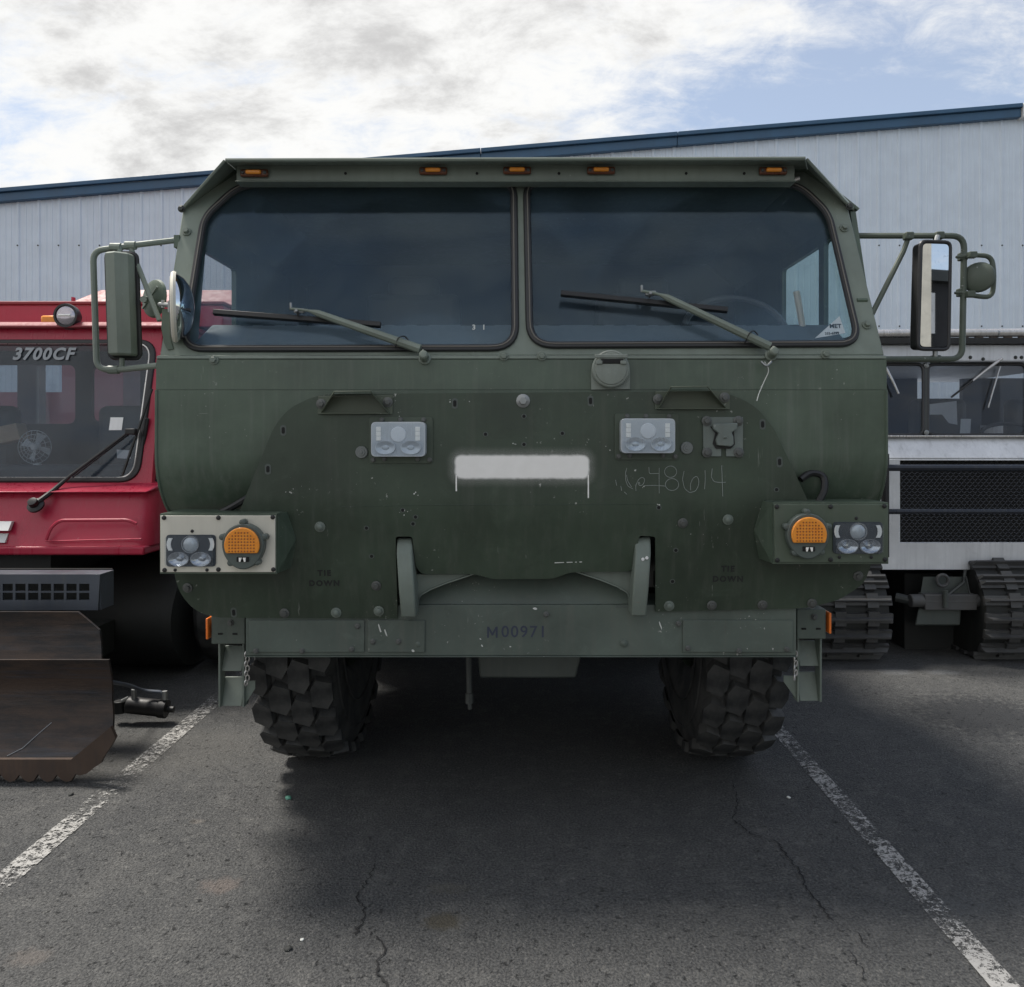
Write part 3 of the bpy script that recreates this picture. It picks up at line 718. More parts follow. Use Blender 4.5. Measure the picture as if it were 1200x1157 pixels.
M['chrome_dull'] = simple('dull_bead', (0.17, 0.155, 0.135), 0.4, 0.2)
M['dash'] = simple('dash_paint', (0.10, 0.125, 0.14), 0.6)
M['wheel_rim'] = simple('steering_wheel_grey', (0.06, 0.065, 0.07), 0.4)
cab()

# armour plate: upright above, leaning back below
def yp(z):
    k = 1.245 - z
    if k <= 0: return 2.66
    if k < 0.10: return 2.66 + 0.17 * k * k / 0.20
    return 2.66 + 0.17 * 0.05 + 0.17 * (k - 0.10)
def pl(x, y, off=0.0):
    d = 2.66
    for _ in range(6):
        q = P(x, y, d); d = yp(q.z) - off
    return P(x, y, d)
def pl2(x, y): q = pl(x, y); return Vector((q.x, q.z, 0))
def pn(z): k = 1.245 - z; t = 0 if k <= 0 else 0.17 * min(k / 0.1, 1); return Vector((0, -1, -t)).normalized()

def armour():
    out = [(372, 462), (846, 458.5), (884, 474), (907, 502), (947, 588), (958, 622), (1024, 628), (1023, 655), (1013, 684), (984, 703), (945, 713), (768, 717), (768, 629), (749, 628),
           (744, 664), (738, 670), (668, 671), (648, 678.5), (578, 679), (556, 673), (494, 673), (487, 664), (483, 629), (463.5, 629), (466, 725), (252, 724), (228, 716), (211, 696), (204, 674), (204, 632), (270, 622), (282, 597), (321, 500), (338, 479)]
    rad = [0.06, 0.05, 0.05, 0.03, 0.03, 0.03, 0.03, 0.03, 0.03, 0.03, 0.03, 0, 0.01, 0.01, 0.02, 0.02, 0.02, 0.02, 0.02, 0.02, 0.02, 0.02, 0.01, 0.01, 0, 0.04, 0.04, 0.03, 0.03, 0.03, 0.03, 0.03, 0.04, 0.04]
    lp = fillet([pl2(*p) for p in out], rad, 5, True)
    cuts = [(Vector((0, z, 0)), Vector((0, 1, 0))) for z in (1.245, 1.225, 1.205, 1.185, 1.165, 1.145)]
    pt = plate('armour_plate', [lp], 0.012, lambda u, v, w: Vector((u, yp(v) + 0.006 - w, v)), 'plate', TR, bevel=0.002, cuts=cuts, smooth=25)
    hexb = bolt_mesh('bolt', 0.010, 0.011, 1.7); dome = bolt_mesh('bolt', 0.012, 0.012, 1.5, dome=True); slot = hole_mesh('slot_hole', 0.0055, 0.011, 1.9); hole = hole_mesh('bolt_hole', 0.0055, 0.0055, 1.7)
    big = bolt_mesh('bolt', 0.0145, 0.018, 1.6)
    def put(nm, me, mats, x, y): q = pl(x, y, 0.0005); return link(nm, me, mats, pt, facing(q, pn(q.z)) )
    put('bolt', big, 'steel', 613, 470)
    for x, y in ((375, 617.5), (444, 716), (394, 718), (784, 710), (853, 609)): put('bolt', dome, 'green_hook', x, y)
    for x, y in ((333.5, 718.5), (220, 689), (893.5, 709), (834, 709.5), (951.5, 707), (1005.5, 675), (441, 686.5), (800, 613)): put('bolt', hexb, 'bolt_worn', x, y)
    for x, y in ((332, 504.5), (314, 550), (533, 473), (692, 470), (893.6, 497.5), (913.5, 541.5), (274, 718)): put('slot_hole', slot, ['chip_ring', 'hole'], x, y)
    for x, y in ((569, 509), (429.5, 619), (435.5, 652), (472, 598), (659, 508), (772, 595), (792, 645), (788, 681.5), (614, 488), (614, 521), (487, 606), (484, 614), (910, 574)): put('bolt_hole', hole, ['chip_ring', 'hole'], x, y)
    btn = B().lathe([(0.0205, 0), (0.0205, 0.006), (0.019, 0.008), (0.013, 0.008), (0.012, 0.011), (0.006, 0.011), (0.005, 0.014), (0, 0.014)], Matrix(), 20).mesh('round_button')
    for x, y in ((424, 530), (804.5, 525)): put('round_button', btn, 'button', x, y)
    # paint chips knocked off the plate
    rnd = random.Random(3)
    for x, y, n in ((488, 578, 4), (472, 600, 3), (772, 592, 3), (476, 602, 2), (745, 552, 2), (757, 570, 2), (602, 520, 3), (547, 468, 2), (712, 525, 2), (530, 470, 2)):
        for k in range(n):
            xx, yy = x + rnd.uniform(-4, 4), y + rnd.uniform(-3, 3); r = rnd.uniform(0.001, 0.0032); q = pl(xx, yy, 0.001)
            b = B(); b.prism([Vector((math.cos(a) * r * rnd.uniform(0.5, 1.2), math.sin(a) * r * rnd.uniform(0.5, 1.2), 0)) for a in (i * math.pi / 3 for i in range(6))], (0, 0, 0.0005))
            link('paint_chip', b.mesh('paint_chip', 0), 'paint_chip', pt, facing(q, pn(q.z)))
    
    for xa, xb in ((650, 661), (664, 671), (674, 676), (679, 682)): B().prism([pl(xa, 659.2 - (xa - 650) * .03, 0.001), pl(xb, 659.2 - (xb - 650) * .03, 0.001), pl(xb, 660 - (xb - 650) * .03, 0.001), pl(xa, 660.2 - (xa - 650) * .03, 0.001)], (0, -0.0004, 0)).build('paint_scratch', 'paint_chip', pt)
    # horizontal crease lines
    b = B(); b.tube([pl(400, 594, 0.0), pl(500, 592, 0.0), pl(768, 591, 0.0)], 0.0011, 5); b.build('plate_crease', 'plate', pt)
    # chalked number
    s6 = lambda pts: [pl(700 + a / 6, 440 + c / 6, 0.0012) for a, c in pts]
    circ = lambda cx, cy, rx, ry, a0=0, a1=360: [(cx + rx * math.cos(R(a)), cy + ry * math.sin(R(a))) for a in range(a0, a1 + 1, 15)]
    strokes = [[(208, 650), (197, 690), (200, 740), (215, 780), (252, 800)], [(272, 812), (270, 775), (290, 732), (312, 716), (333, 726), (330, 755), (310, 778), (288, 770), (290, 745), (300, 765)],
               [(362, 645), (365, 692), (435, 690)], [(435, 650), (434, 740), (435, 830)], circ(515, 678, 43, 40, 20, 380), circ(525, 768, 47, 42, -60, 300), [(330, 776), (400, 774), (480, 779)],
               [(610, 672), (598, 730), (612, 795), (648, 826), (690, 815), (712, 775), (714, 735), (700, 708), (672, 722), (654, 765), (656, 808)],
               [(757, 668), (759, 730), (754, 800)], [(808, 655), (801, 715), (820, 748), (860, 754), (903, 752)], [(874, 634), (878, 740), (882, 852)],
               [(205, 700), (212, 740), (240, 785)], [(128, 735), (136, 775)], [(165, 778), (172, 815), (168, 800)], [(190, 820), (208, 838)]]
    for k, st in enumerate(strokes):
        b = B(); pth = fillet(s6(st), 0.006, 3); b.tube(pth, [0.00105 * (0.75 + 0.5 * abs(math.sin(i * 1.7 + k))) for i in range(len(pth))], 5); b.build('chalk_stroke', 'chalk', pt)
    # TIE DOWN stencils
    for cx, cy in ((380, 678), (853, 673)):
        for t, dy in (('TIE', -6), ('DOWN', 6)):
            q = pl(cx, cy + dy, 0.001)
            link('stencil_text', text_mesh(t, 0.027, 0.0012, space=1.3), 'stencil', pt, frame_mat(q, (1, 0, 0), Vector((0, -pn(q.z).z, 1)) * -1 if False else Vector((0, pn(q.z).z, 1))))
    # trapezoid step pockets
    for cx, cy in ((416.5, 475.5), (811, 470)):
        back = [pl(cx - 43, cy - 11), pl(cx + 44, cy - 12), pl(cx + 44, cy + 10), pl(cx - 44, cy + 10)]
        b = B(); b.prism([q + Vector((0, -0.005, 0)) for q in back], (0, 0.004, 0)); pk = b.build('step_pocket', 'pocket', TR, bevel=0.001)
        b = B(); dep = 0.085
        tl, tr = pl(cx - 25, cy - 17), pl(cx + 18, cy - 17.5); bl, br_ = pl(cx - 41, cy + 9.5), pl(cx + 40, cy + 9)
        t = 0.004
        def wall(a, c, inward):
            n = Vector((-(c - a).z, 0, (c - a).x)).normalized() * t * inward
            f0, f1 = a + Vector((0, -dep, 0)), c + Vector((0, -dep, 0)); b.hexa([a, c, c + n, a + n, f0, f1, f1 + n, f0 + n])
        def slope(a, c):
            n = Vector((0, 0, t))
        sc = 2.66 / (2.66 - dep)
        tlf, trf = Vector((tl.x / sc, tl.y - dep, CAM_H + (tl.z - CAM_H) / sc)), Vector((tr.x / sc, tr.y - dep, CAM_H + (tr.z - CAM_H) / sc))
        th = Vector((0, 0, -t)); off = Vector((0, -0.0055, 0))
        tlb, trb = tl + off, tr + off
        b.hexa([tlb + th, trb + th, trf + th, tlf + th, tlb, trb, trf, tlf])
        for a_b, a_f, c_, sg in ((tlb, tlf, bl + off, 1), (trb, trf, br_ + off, -1)):
            n = Vector((sg * t, 0, -t * 0.3)); lo = c_ + Vector((0, -0.006, 0))
            b.hexa([a_b, a_f, lo, c_, a_b + n, a_f + n, lo + n, c_ + n])
        b.box((bl + br_) / 2 + Vector((0, -0.010, 0)), ((br_ - bl).length, 0.014, 0.004))
        b.build('pocket_hood', 'pocket', pk, bevel=0.001)
        for x, y in ((cx - 40, cy - 2), (cx + 38, cy - 4)): link('bolt', hexb, 'bolt_worn', pk, facing(pl(x, y, 0.0055), FRONT))
    # vent cap above the plate
    yv = 2.690; A = [P(692.5, 457, yv), P(738, 456.5, yv), P(738, 430, yv), P(730, 417, yv), P(716, 411, yv), P(701, 417, yv), P(692.5, 430, yv)]
    lp = fillet([Vector((q.x, q.z, 0)) for q in A], [0, 0, 0.03, 0.03, 0.03, 0.03, 0.03], 4, True)
    vc = plate('vent_cap', [lp], 0.006, lambda u, v, w: Vector((u, 2.686 - w, v)), 'cap_paint', TR, bevel=0.0015)
    c = P(715, 433, 2.684); b = B(); b.lathe([(0.063, 0), (0.063, 0.022), (0.059, 0.026), (0.054, 0.026), (0.052, 0.031), (0.03, 0.034), (0, 0.034)], facing(c, FRONT), 28); b.build('cap_disc', 'cap_paint', vc)
    b = B(); b.box(c + Vector((0.003, -0.033, 0.024)), (0.075, 0.008, 0.017)); b.build('cap_slot', 'hole', vc, bevel=0.003)
    b = B(); b.box(c + Vector((0, -0.033, 0.041)), (0.11, 0.006, 0.012)); b.box(c + Vector((0.04, -0.033, 0.020)), (0.02, 0.012, 0.012)); b.box(c + Vector((-0.04, -0.033, 0.020)), (0.02, 0.012, 0.012)); b.build('cap_strap', 'cap_paint', vc, bevel=0.002)
    # latch plate
    q = [pl(823.5, 489), pl(870, 489), pl(870, 535), pl(823.5, 535)]
    la = None; b = B()
    a, c = q[0], q[2]; zs = pl(847, 525).z; xs0, xs1 = pl(844.5, 530).x, pl(850.3, 530).x
    for u0, u1, v0, v1 in ((a.x, c.x, zs, a.z), (a.x, xs0, c.z, zs), (xs1, c.x, c.z, zs)): b.span((u0, 2.652, v0), (u1, 2.659, v1))
    la = b.build('latch_plate', 'green_grey_lt', TR, bevel=0.001)
    for x, y in ((828, 493.5), (865, 493.5), (828.5, 530.5), (865.5, 530.5)): link('bolt', hexb, 'bolt_worn', la, facing(pl(x, y, 0.008), FRONT))
    sh = [(833.5, 497), (863, 496), (862.5, 503), (856, 507), (858, 512), (858.5, 521), (855, 523.5), (839, 522), (838, 515), (841, 508), (834.5, 503)]
    b = B(); b.prism([pl(*s, 0.012) for s in sh], (0, -0.018, 0)); b.build('latch_flap', 'green_grey_lt', la, bevel=0.003)
    b = B(); b.prism([pl(*s, 0.009) for s in ((832, 500), (838, 508), (835, 520), (839, 526), (856, 526), (861, 521), (860, 506), (864, 500))], (0, -0.003, 0)); b.build('latch_shadow_plate', 'dark', la)  # dark sheet standing in for shade under the latch flap
    b = B(); b.tube([pl(848, 513, 0.03), pl(852, 512, 0.034)], 0.004, 6); b.build('latch_pin', 'green_grey_lt', la)
M['cap_paint'] = paint('pale_cap_paint', (0.235, 0.265, 0.235), 0.5, chips=0.5, dirt=0.35)[0]
M['bolt_worn'] = simple('worn_olive_bolt', (0.11, 0.115, 0.11), 0.5, 0.4)
M['chip_ring'] = simple('worn_ring_paint', (0.085, 0.10, 0.09), 0.6)
M['button'] = simple('grey_button', (0.17, 0.185, 0.18), 0.5)
M['pocket'] = paint('pocket_olive', (0.080, 0.098, 0.068), 0.5, chips=0.4)[0]
M['green_grey_lt'] = paint('worn_grey_green', (0.145, 0.172, 0.158), 0.5, chips=0.6, var=0.22, dirt=0.4)[0]
armour()

def upper_lamp(xc, yc):
    o = lambda x, y, off: pl(xc + x, yc + y, off)
    lp = fillet([Vector((q.x, q.z, 0)) for q in (o(-37, 28, 0), o(38, 28, 0), o(38, -26, 0), o(-37, -26, 0))], 0.012, 4, True)
    h = plate('head_lamp', [lp], 0.004, lambda u, v, w: Vector((u, 2.656 - w, v)), 'plate_lamp', TR, bevel=0.001)
    a, c = o(-31.5, -20, 0), o(31, 20, 0); w, hh = c.x - a.x, a.z - c.z; m = (a + c) / 2
    lp = fillet([Vector((a.x, a.z, 0)), Vector((a.x, c.z, 0)), Vector((c.x, c.z, 0)), Vector((c.x, a.z, 0))], 0.016, 4, True)
    plate('lamp_body', [lp], 0.042, lambda u, v, z: Vector((u, 2.632 - z, v)), 'frost', h, bevel=0.010)
    yf = 2.6105
    b = B()
    for s in (-1, 1):
        for k in (-1, 0, 1): b.box((m.x + s * w * 0.36, yf, m.z + hh * 0.16 + k * 0.0155), (0.0155, 0.004, 0.0145))
    b.build('led_bar', 'led', h, bevel=0.001)
    b = B(); b.lathe([(0.026, 0), (0.024, 0.0025), (0, 0.004)], facing((m.x, yf, m.z + hh * 0.14), FRONT), 20); b.build('lens_bulb', 'frost_hi', h)
    for s in (-1, 1):
        b = B(); mt = facing((m.x + s * w * 0.235, yf, m.z - hh * 0.235), FRONT) @ Matrix.Scale(1.5, 4, (1, 0, 0))
        b.lathe([(0.0225, 0), (0.0225, 0.005), (0.0205, 0.005), (0.015, 0.0015), (0.008, 0.0008), (0.006, 0.003), (0, 0.0035)], mt, 24); b.build('lens_reflector', 'reflector_haze', h)
    b = B(); lp2 = fillet([Vector((a.x + .004, a.z - .004, 0)), Vector((a.x + .004, c.z + .004, 0)), Vector((c.x - .004, c.z + .004, 0)), Vector((c.x - .004, a.z - .004, 0))], 0.014, 4, True)
    plate('lens_cover', [lp2], 0.003, lambda u, v, z: Vector((u, 2.604 - z, v)), 'clear', h)
    sb = bolt_mesh('bolt', 0.0065, 0.008, 1.3)
    for x, y in ((-22, -23), (0, -23), (27, -23), (-19, 23), (20, 23), (-32, 24), (34, 24)): link('bolt', sb, 'bolt_worn', h, facing(o(x, y, 0.0065), FRONT))
M['plate_lamp'] = paint('lamp_base_olive', (0.058, 0.076, 0.054), 0.55)[0]
M['frost_hi'] = simple('hazed_lens_bulb', (0.70, 0.73, 0.76), 0.25, dirt=0.0)
upper_lamp(469.5, 515); upper_lamp(757, 511)

def lamp_box(x0, y0, x1, y1, face_mat, inner, hx, tx, label):
    """inner: +1 the slanted cheek is on the right, -1 on the left; hx, tx: pixel centres of headlamp and indicator"""
    d = 2.585
    a, c = P(x0, y0, d), P(x1, y1, d)
    b = B(); pts = [Vector((a.x, d, a.z)), Vector((c.x, d, a.z)), Vector((c.x, d, c.z)), Vector((a.x, d, c.z))]
    bk = [q + Vector((0, 0.17, 0)) for q in pts]
    lo = [pts[3], pts[2], bk[2], bk[3]]; hi = [pts[0], pts[1], bk[1], bk[0]]
    b.hexa(lo + hi)
    xe = c.x if inner > 0 else a.x
    mid = Vector((xe + inner * 0.036, d + 0.085, (a.z + c.z) / 2 - 0.0)); f0, f1 = Vector((xe + inner * .0005, d + .004, a.z - .001)), Vector((xe + inner * .0005, d + .004, c.z + .001)); g0, g1 = f0 + Vector((inner * 0.02, 0.165, 0)), f1 + Vector((inner * 0.02, 0.165, 0))
    v = [b.bm.verts.new(q) for q in (f0, f1, g0, g1, mid, f0 + Vector((-inner * .0, .16, 0)), f1 + Vector((0, .16, 0)))]
    for t in ((0, 1, 4), (0, 4, 2), (1, 3, 4), (2, 4, 3), (0, 2, 5), (1, 6, 3)): b._f([v[i] for i in t])
    bx = b.build('lamp_box', 'green', TR, smooth=20)
    bx['label'] = label
    g = 0.006
    pl_ = B().span((a.x + g * 0.6, d - 0.0065, c.z + g), (c.x - g * 0.6, d - 0.0005, a.z - g)); fp = pl_.build('face_plate', face_mat, bx, bevel=0.0015)
    # bracket behind
    b = B(); b.box(((a.x + c.x) / 2 + inner * 0.1, 2.755, (a.z + c.z) / 2), (0.2, 0.16, 0.12)); b.build('box_bracket', 'green', bx)
    # headlamp
    q = P(*hx, d); w, h = 0.160, 0.103; yf = d - 0.0072
    lp = fillet([Vector((q.x + sx * w / 2, q.z + sz * h / 2, 0)) for sx, sz in ((-1, -1), (1, -1), (1, 1), (-1, 1))], 0.012, 4, True)
    plate('head_lamp', [lp], 0.008, lambda u, v, z: Vector((u, yf - z, v)), 'lamp_dark', bx, bevel=0.002)
    y2 = yf - 0.0042
    b = B(); b.lathe([(0.0245, 0), (0.0245, 0.002), (0.021, 0.006), (0.012, 0.010), (0, 0.012)], facing((q.x, y2, q.z + 0.021), FRONT), 24); b.build('projector_lens', 'lens_ball', bx); b = B(); b.lathe([(0.0285, 0), (0.0285, 0.006), (0.0255, 0.006), (0.0248, 0.001)], facing((q.x, y2, q.z + 0.021), FRONT), 24, False); b.build('projector_ring', 'reflector', bx)
    for s in (-1, 1):
        b = B()
        pts_ = [(q.x + s * (0.058 + 0.006 * (1 - t * t)) , q.z + 0.021 + t * 0.020) for t in (-1, -.5, 0, .5, 1)]
        poly = [Vector((x, y2, z)) for x, z in pts_] + [Vector((x + s * 0.013, y2, z)) for x, z in pts_[::-1]]
        b.prism(poly, (0, -0.003, 0)); b.build('led_bar', 'led', bx)
        b = B(); mt = facing((q.x + s * 0.036, y2, q.z - 0.026), FRONT) @ Matrix.Scale(1.45, 4, (1, 0, 0))
        b.lathe([(0.0235, 0), (0.0235, 0.011), (0.0215, 0.011), (0.016, 0.005), (0.008, 0.002), (0.006, 0.007), (0, 0.008)], mt, 24); b.build('lens_reflector', 'reflector', bx)
    plate('lens_cover', [fillet([Vector((q.x + sx * (w / 2 - .003), q.z + sz * (h / 2 - .003), 0)) for sx, sz in ((-1, -1), (1, -1), (1, 1), (-1, 1))], 0.011, 4, True)], 0.002, lambda u, v, z: Vector((u, yf - 0.019 - z, v)), 'clear', bx)
    # indicator
    q = P(*tx, d); rr = 0.0675
    prof = []
    for i in range(48):
        t = 2 * math.pi * i / 48; ex = 1.0 if math.sin(t) > -0.2 else 1.0 + 0.17 * ((-math.sin(t) - 0.2) / 0.8)
        prof.append(Vector((q.x + rr * math.cos(t), d - 0.0068, q.z + rr * math.sin(t) * ex)))
    b = B(); b.prism(prof, (0, -0.030, 0))
    for ang in (92, 20, 160, 235, 308):
        p = Vector((q.x + (rr + 0.004) * math.cos(R(ang)), d - 0.0068, q.z + (rr + 0.004) * math.sin(R(ang)))); b.lathe([(0.0105, 0), (0.0105, 0.026), (0.008, 0.029), (0, 0.029)], facing(p, FRONT), 12)
    ind = b.build('indicator_housing', 'ind_green', bx, bevel=0.005)
    zc = q.z - 0.012; ra = 0.0565; yl = d - 0.0378
    arc = [Vector((q.x + ra * math.cos(R(t)), yl, q.z + ra * math.sin(R(t)))) for t in range(-27, 208, 9)]
    b = B(); b.prism(arc, (0, -0.010, 0)); b.build('amber_lens', 'amber', bx, bevel=0.003)
    b = B(); nx = 0.0098
    for j in range(-5, 6):
        for k in range(8):
            X, Z = q.x + j * nx, q.z - 0.019 + k * 0.0098
            if (X - q.x) ** 2 + (Z - q.z) ** 2 < (ra - 0.008) ** 2: b.lathe([(0.0030, 0), (0.0026, 0.0012), (0, 0.0014)], facing((X, yl - 0.0100, Z), FRONT), 6, False)
    o = b.build('lens_dimples', 'amber_dark', bx); o['kind'] = 'stuff'
    b = B(); b.box((q.x + 0.001, yl - 0.0005, q.z - 0.046), (0.040, 0.004, 0.016)); b.build('blackout_slot', 'hole', bx, bevel=0.002)
    b = B()
    for s in (-1, 1): b.hexa([Vector((q.x + 0.001 + s * xx, yl - yy, q.z + zz)) for xx, yy, zz in ((.006, .003, -.053), (.010, .003, -.053), (.010, .007, -.053), (.006, .007, -.053), (.002, .003, -.040), (.011, .003, -.040), (.011, .007, -.040), (.002, .007, -.040))])
    b.build('blackout_marker', 'led', bx)
    sm = bolt_mesh('screw', 0.0062, 0.006, 1.2)
    W, Hh = x1 - x0, y1 - y0
    for fx, fy in ((.035, .07), (.5, .07), (.965, .06), (.04, .94), (.50, .93), (.97, .93)): link('screw', sm, 'black', bx, facing(P(x0 + W * fx, y0 + Hh * fy, d - 0.007), FRONT))
    for dx, dy in ((0, -0.062), (-0.055, 0.064), (0.048, 0.064)): q2 = P(*hx, d - 0.007); link('screw', bolt_mesh('screw', 0.0045, 0.004, 1.2), 'black', bx, facing(q2 + Vector((dx, 0, -dy)), FRONT))
    # cable
    return bx
M['lens_ball'] = simple('projector_glass', (0.55, 0.58, 0.60), 0.12, 0.2, dirt=0.0)
M['ind_green'] = simple('indicator_olive', (0.085, 0.105, 0.095), 0.45)
lamp_box(187.5, 602, 324.5, 672.5, 'cream', 1, (225.2, 645), (289, 637), 'lamp box with a cream face plate')
M['green_face'] = paint('lamp_face_olive', (0.088, 0.115, 0.082), 0.5, chips=0.3)[0]
lamp_box(905.5, 589, 1041, 661, 'green_face', -1, (1003.5, 630), (942.5, 625), 'lamp box painted all green')
for pth, nm in (([P(255, 602, 2.72), P(268, 597, 2.70), P(283, 588, 2.70), P(296, 580, 2.72)], 0), ([P(958, 590, 2.67), P(967, 575, 2.68), P(966, 557, 2.70), P(950, 553, 2.70), P(938, 562, 2.69)], 1)):
    B().tube(fillet(pth, 0.03, 5), 0.012, 8).build('lamp_cable', 'black', TR)

def bumper():
    zb, zt = P(0, 768.5, 2.735).z, P(0, 709, 2.735).z
    x0, x1 = P(288, 0, 2.735).x, P(933, 0, 2.735).x
    b = B(); b.span((x0, 2.735, zb), (x1, 2.95, zt)); b.span((x0, 2.728, zb - 0.004), (x1, 2.96, zb - 0.0005)); bp = b.build('front_bumper', 'green_grey', TR, bevel=0.003)
    for a, c in ((292, 427), (431, 498), (800, 929)):
        bb = B(); q0, q1 = P(a, 727, 2.73), P(c, 764.5, 2.73); bb.span((q0.x, 2.728, q1.z), (q1.x, 2.7345, q0.z)); bb.build('bumper_panel', 'green_grey', bp, bevel=0.002)
    hb = bolt_mesh('bolt', 0.007, 0.008, 1.4); rv = bolt_mesh('bolt', 0.011, 0.008, 1.3, dome=True)
    for x, y in ((300, 763), (354, 763), (412, 761), (419, 734), (437, 752), (467, 752), (795, 731), (806, 760), (866, 763), (922, 761), (640, 720)): link('bolt', hb, 'bolt_worn', bp, facing(P(x, y, 2.727), FRONT))
    for x, y in ((490, 755), (731, 754)): link('bolt', rv, 'green_grey', bp, facing(P(x, y, 2.734), FRONT))
    link('bumper_number', text_mesh('00971', 0.056, 0.0004, space=1.15), 'navy_print', bp, frame_mat(P(614, 741, 2.7338), (1, 0, -0.01), (0, 0, 1)))
    c = P(577, 741, 2.7336); B().prism([c + Vector((x * .036, 0, z * .038)) for x, z in ((-.5, -.5), (-.32, -.5), (-.32, .18), (-.06, -.3), (.06, -.3), (.32, .18), (.32, -.5), (.5, -.5), (.5, .5), (.32, .5), (0, -.05), (-.32, .5), (-.5, .5))], (0, -.0006, 0)).build('bumper_letter', 'navy_print', bp)
    rnd = random.Random(9)
    for x, y, w, h in ((627, 713.5, 5, 3.5), (445, 737, 2, 12), (452, 742, 2, 12), (563, 749, 2, 2), (565, 757, 2, 3), (484, 763, 3, 4), (774, 733, 1.5, 10), (598, 758, 2, 2), (466, 752, 3, 2)):
        q = P(x, y, 2.726); s = 2.73 / F; bb = B()
        bb.prism([q + Vector((w * s * 0.6 * math.cos(t) * rnd.uniform(.6, 1.1) + 0.15 * h * s * math.sin(t) * -1, 0, h * s * 0.5 * math.sin(t) * rnd.uniform(.6, 1.1))) for t in (i * math.pi / 4 for i in range(8))], (0, 0.0006, 0)); bb.build('paint_chip', 'paint_chip', bp)
    # sloped panel between plate and bumper
    b = B(); b.hexa([P(484, 709.5, 2.75), P(746, 707.5, 2.75), P(746, 707.5, 2.80), P(484, 709.5, 2.80), P(480, 655, 2.84), P(750, 655, 2.84), P(750, 655, 2.92), P(480, 655, 2.92)]); b.build('valance_panel', 'green_grey', TR)
    for a, c in ((489, 503), (722, 737)): B().span(P(a, 712.5, 2.733), P(c, 709.5, 2.738)).build('spacer_strip', 'chip_ring', TR)
    # tow hooks with gussets
    def hook(sx):
        X = (lambda x: x) if sx < 0 else (lambda x: 1227.5 - x)
        dy = 0 if sx < 0 else -1.5
        # outer face (towards camera) profile: top, bulge, bottom
        front = [(465, 631, 2.70), (464.5, 650, 2.655), (467, 690, 2.635), (470, 724, 2.66)]
        w = [18, 18.5, 18.5, 17.5]
        b = B(); rings = []
        for (x, y, d_), ww in zip(front, w):
            l, r_ = P(X(x), y + dy, d_), P(X(x + ww), y + dy, d_)
            rings.append([l, r_, Vector((r_.x, 2.80, r_.z)), Vector((l.x, 2.80, l.z))])
        rv_ = [[b.bm.verts.new(q) for q in rg] for rg in rings]
        for A, C in zip(rv_, rv_[1:]):
            for j in range(4): b._f([A[j], A[(j + 1) % 4], C[(j + 1) % 4], C[j]])
        b._f(rv_[0][::-1]); b._f(rv_[-1]); hk = b.build('tow_hook', 'green_hook', TR, bevel=0.006, seg=3)
        gus = [(486, 673), (556, 673), (524, 683), (504, 691), (494, 697), (487, 706)]
        b = B(); b.prism([P(X(x), y + dy - (2 if sx > 0 else 0), 2.725) for x, y in gus], (0, 0.014, 0)); b.build('hook_gusset', 'green_hook', hk, bevel=0.002)
        b = B(); bot = [(556, 673.5), (524, 684), (504, 692), (494, 698), (487, 707)]; A = [P(X(x), y + dy - (2 if sx > 0 else 0), 2.715) for x, y in bot]
        v0 = [b.bm.verts.new(q) for q in A]; v1 = [b.bm.verts.new(q + Vector((0, 0.07, 0))) for q in A]; v2 = [b.bm.verts.new(q + Vector((0, 0, 0.005))) for q in A]; v3 = [b.bm.verts.new(q + Vector((0, 0.07, 0.005))) for q in A]
        for i in range(len(A) - 1):
            for u, w_ in ((v0, v1), (v2, v3), (v0, v2), (v1, v3)): b._f([u[i], u[i + 1], w_[i + 1], w_[i]])
        b.build('gusset_flange', 'green_hook', hk)
    hook(-1); hook(1)
    for x, y in ((753.5, 655.5), (758, 654)): B().lathe([(0.006, 0), (0.005, 0.002), (0, 0.002)], facing(P(x, y, 2.648), FRONT), 7).build('hook_chip', 'white', TR)
    # side brackets with reflector, step ladders
    for s, x0_, x1_, y0_, y1_ in ((-1, 247.5, 287, 721, 755), (1, 934, 968, 714, 749)):
        d = 2.86; a, c = P(x0_, y0_, d), P(x1_, y1_, d); b = B(); b.span((a.x, d, c.z), (c.x, d + 0.18, a.z)); bk = b.build('step_bracket', 'green_grey', TR, bevel=0.003)
        xr = x0_ if s < 0 else x1_; rp = P(xr, (y0_ + y1_) / 2 - 3, d + 0.02)
        B().box(rp + Vector((s * 0.004, 0, 0)), (0.009, 0.06, 0.075)).build('side_reflector', 'orange', bk, bevel=0.003)
        xm = (x0_ + x1_) / 2
        for dx in (-9, 8): B().box(P(xm + dx, y1_ - 12, d - 0.001), (0.016, 0.004, 0.006)).build('bracket_slot', 'hole', bk)
        link('bolt', bolt_mesh('bolt', 0.008, 0.01), 'bolt_worn', bk, facing(P(xm + 3, y0_ + 9, d - 0.0005), FRONT))
        sx0, sx1 = (257, 285) if s < 0 else (935.5, 962)
        yb = 829 if s < 0 else 823; d2 = 2.93
        b = B()
        for xx in (sx0, sx1): q = P(xx, y1_, d2); q2 = P(xx, yb, d2); b.span((q.x - 0.004, d2, q2.z), (q.x + 0.004, d2 + 0.05, q.z + 0.03))
        lad = b.build('cab_step', 'green_hook', TR, bevel=0.002)
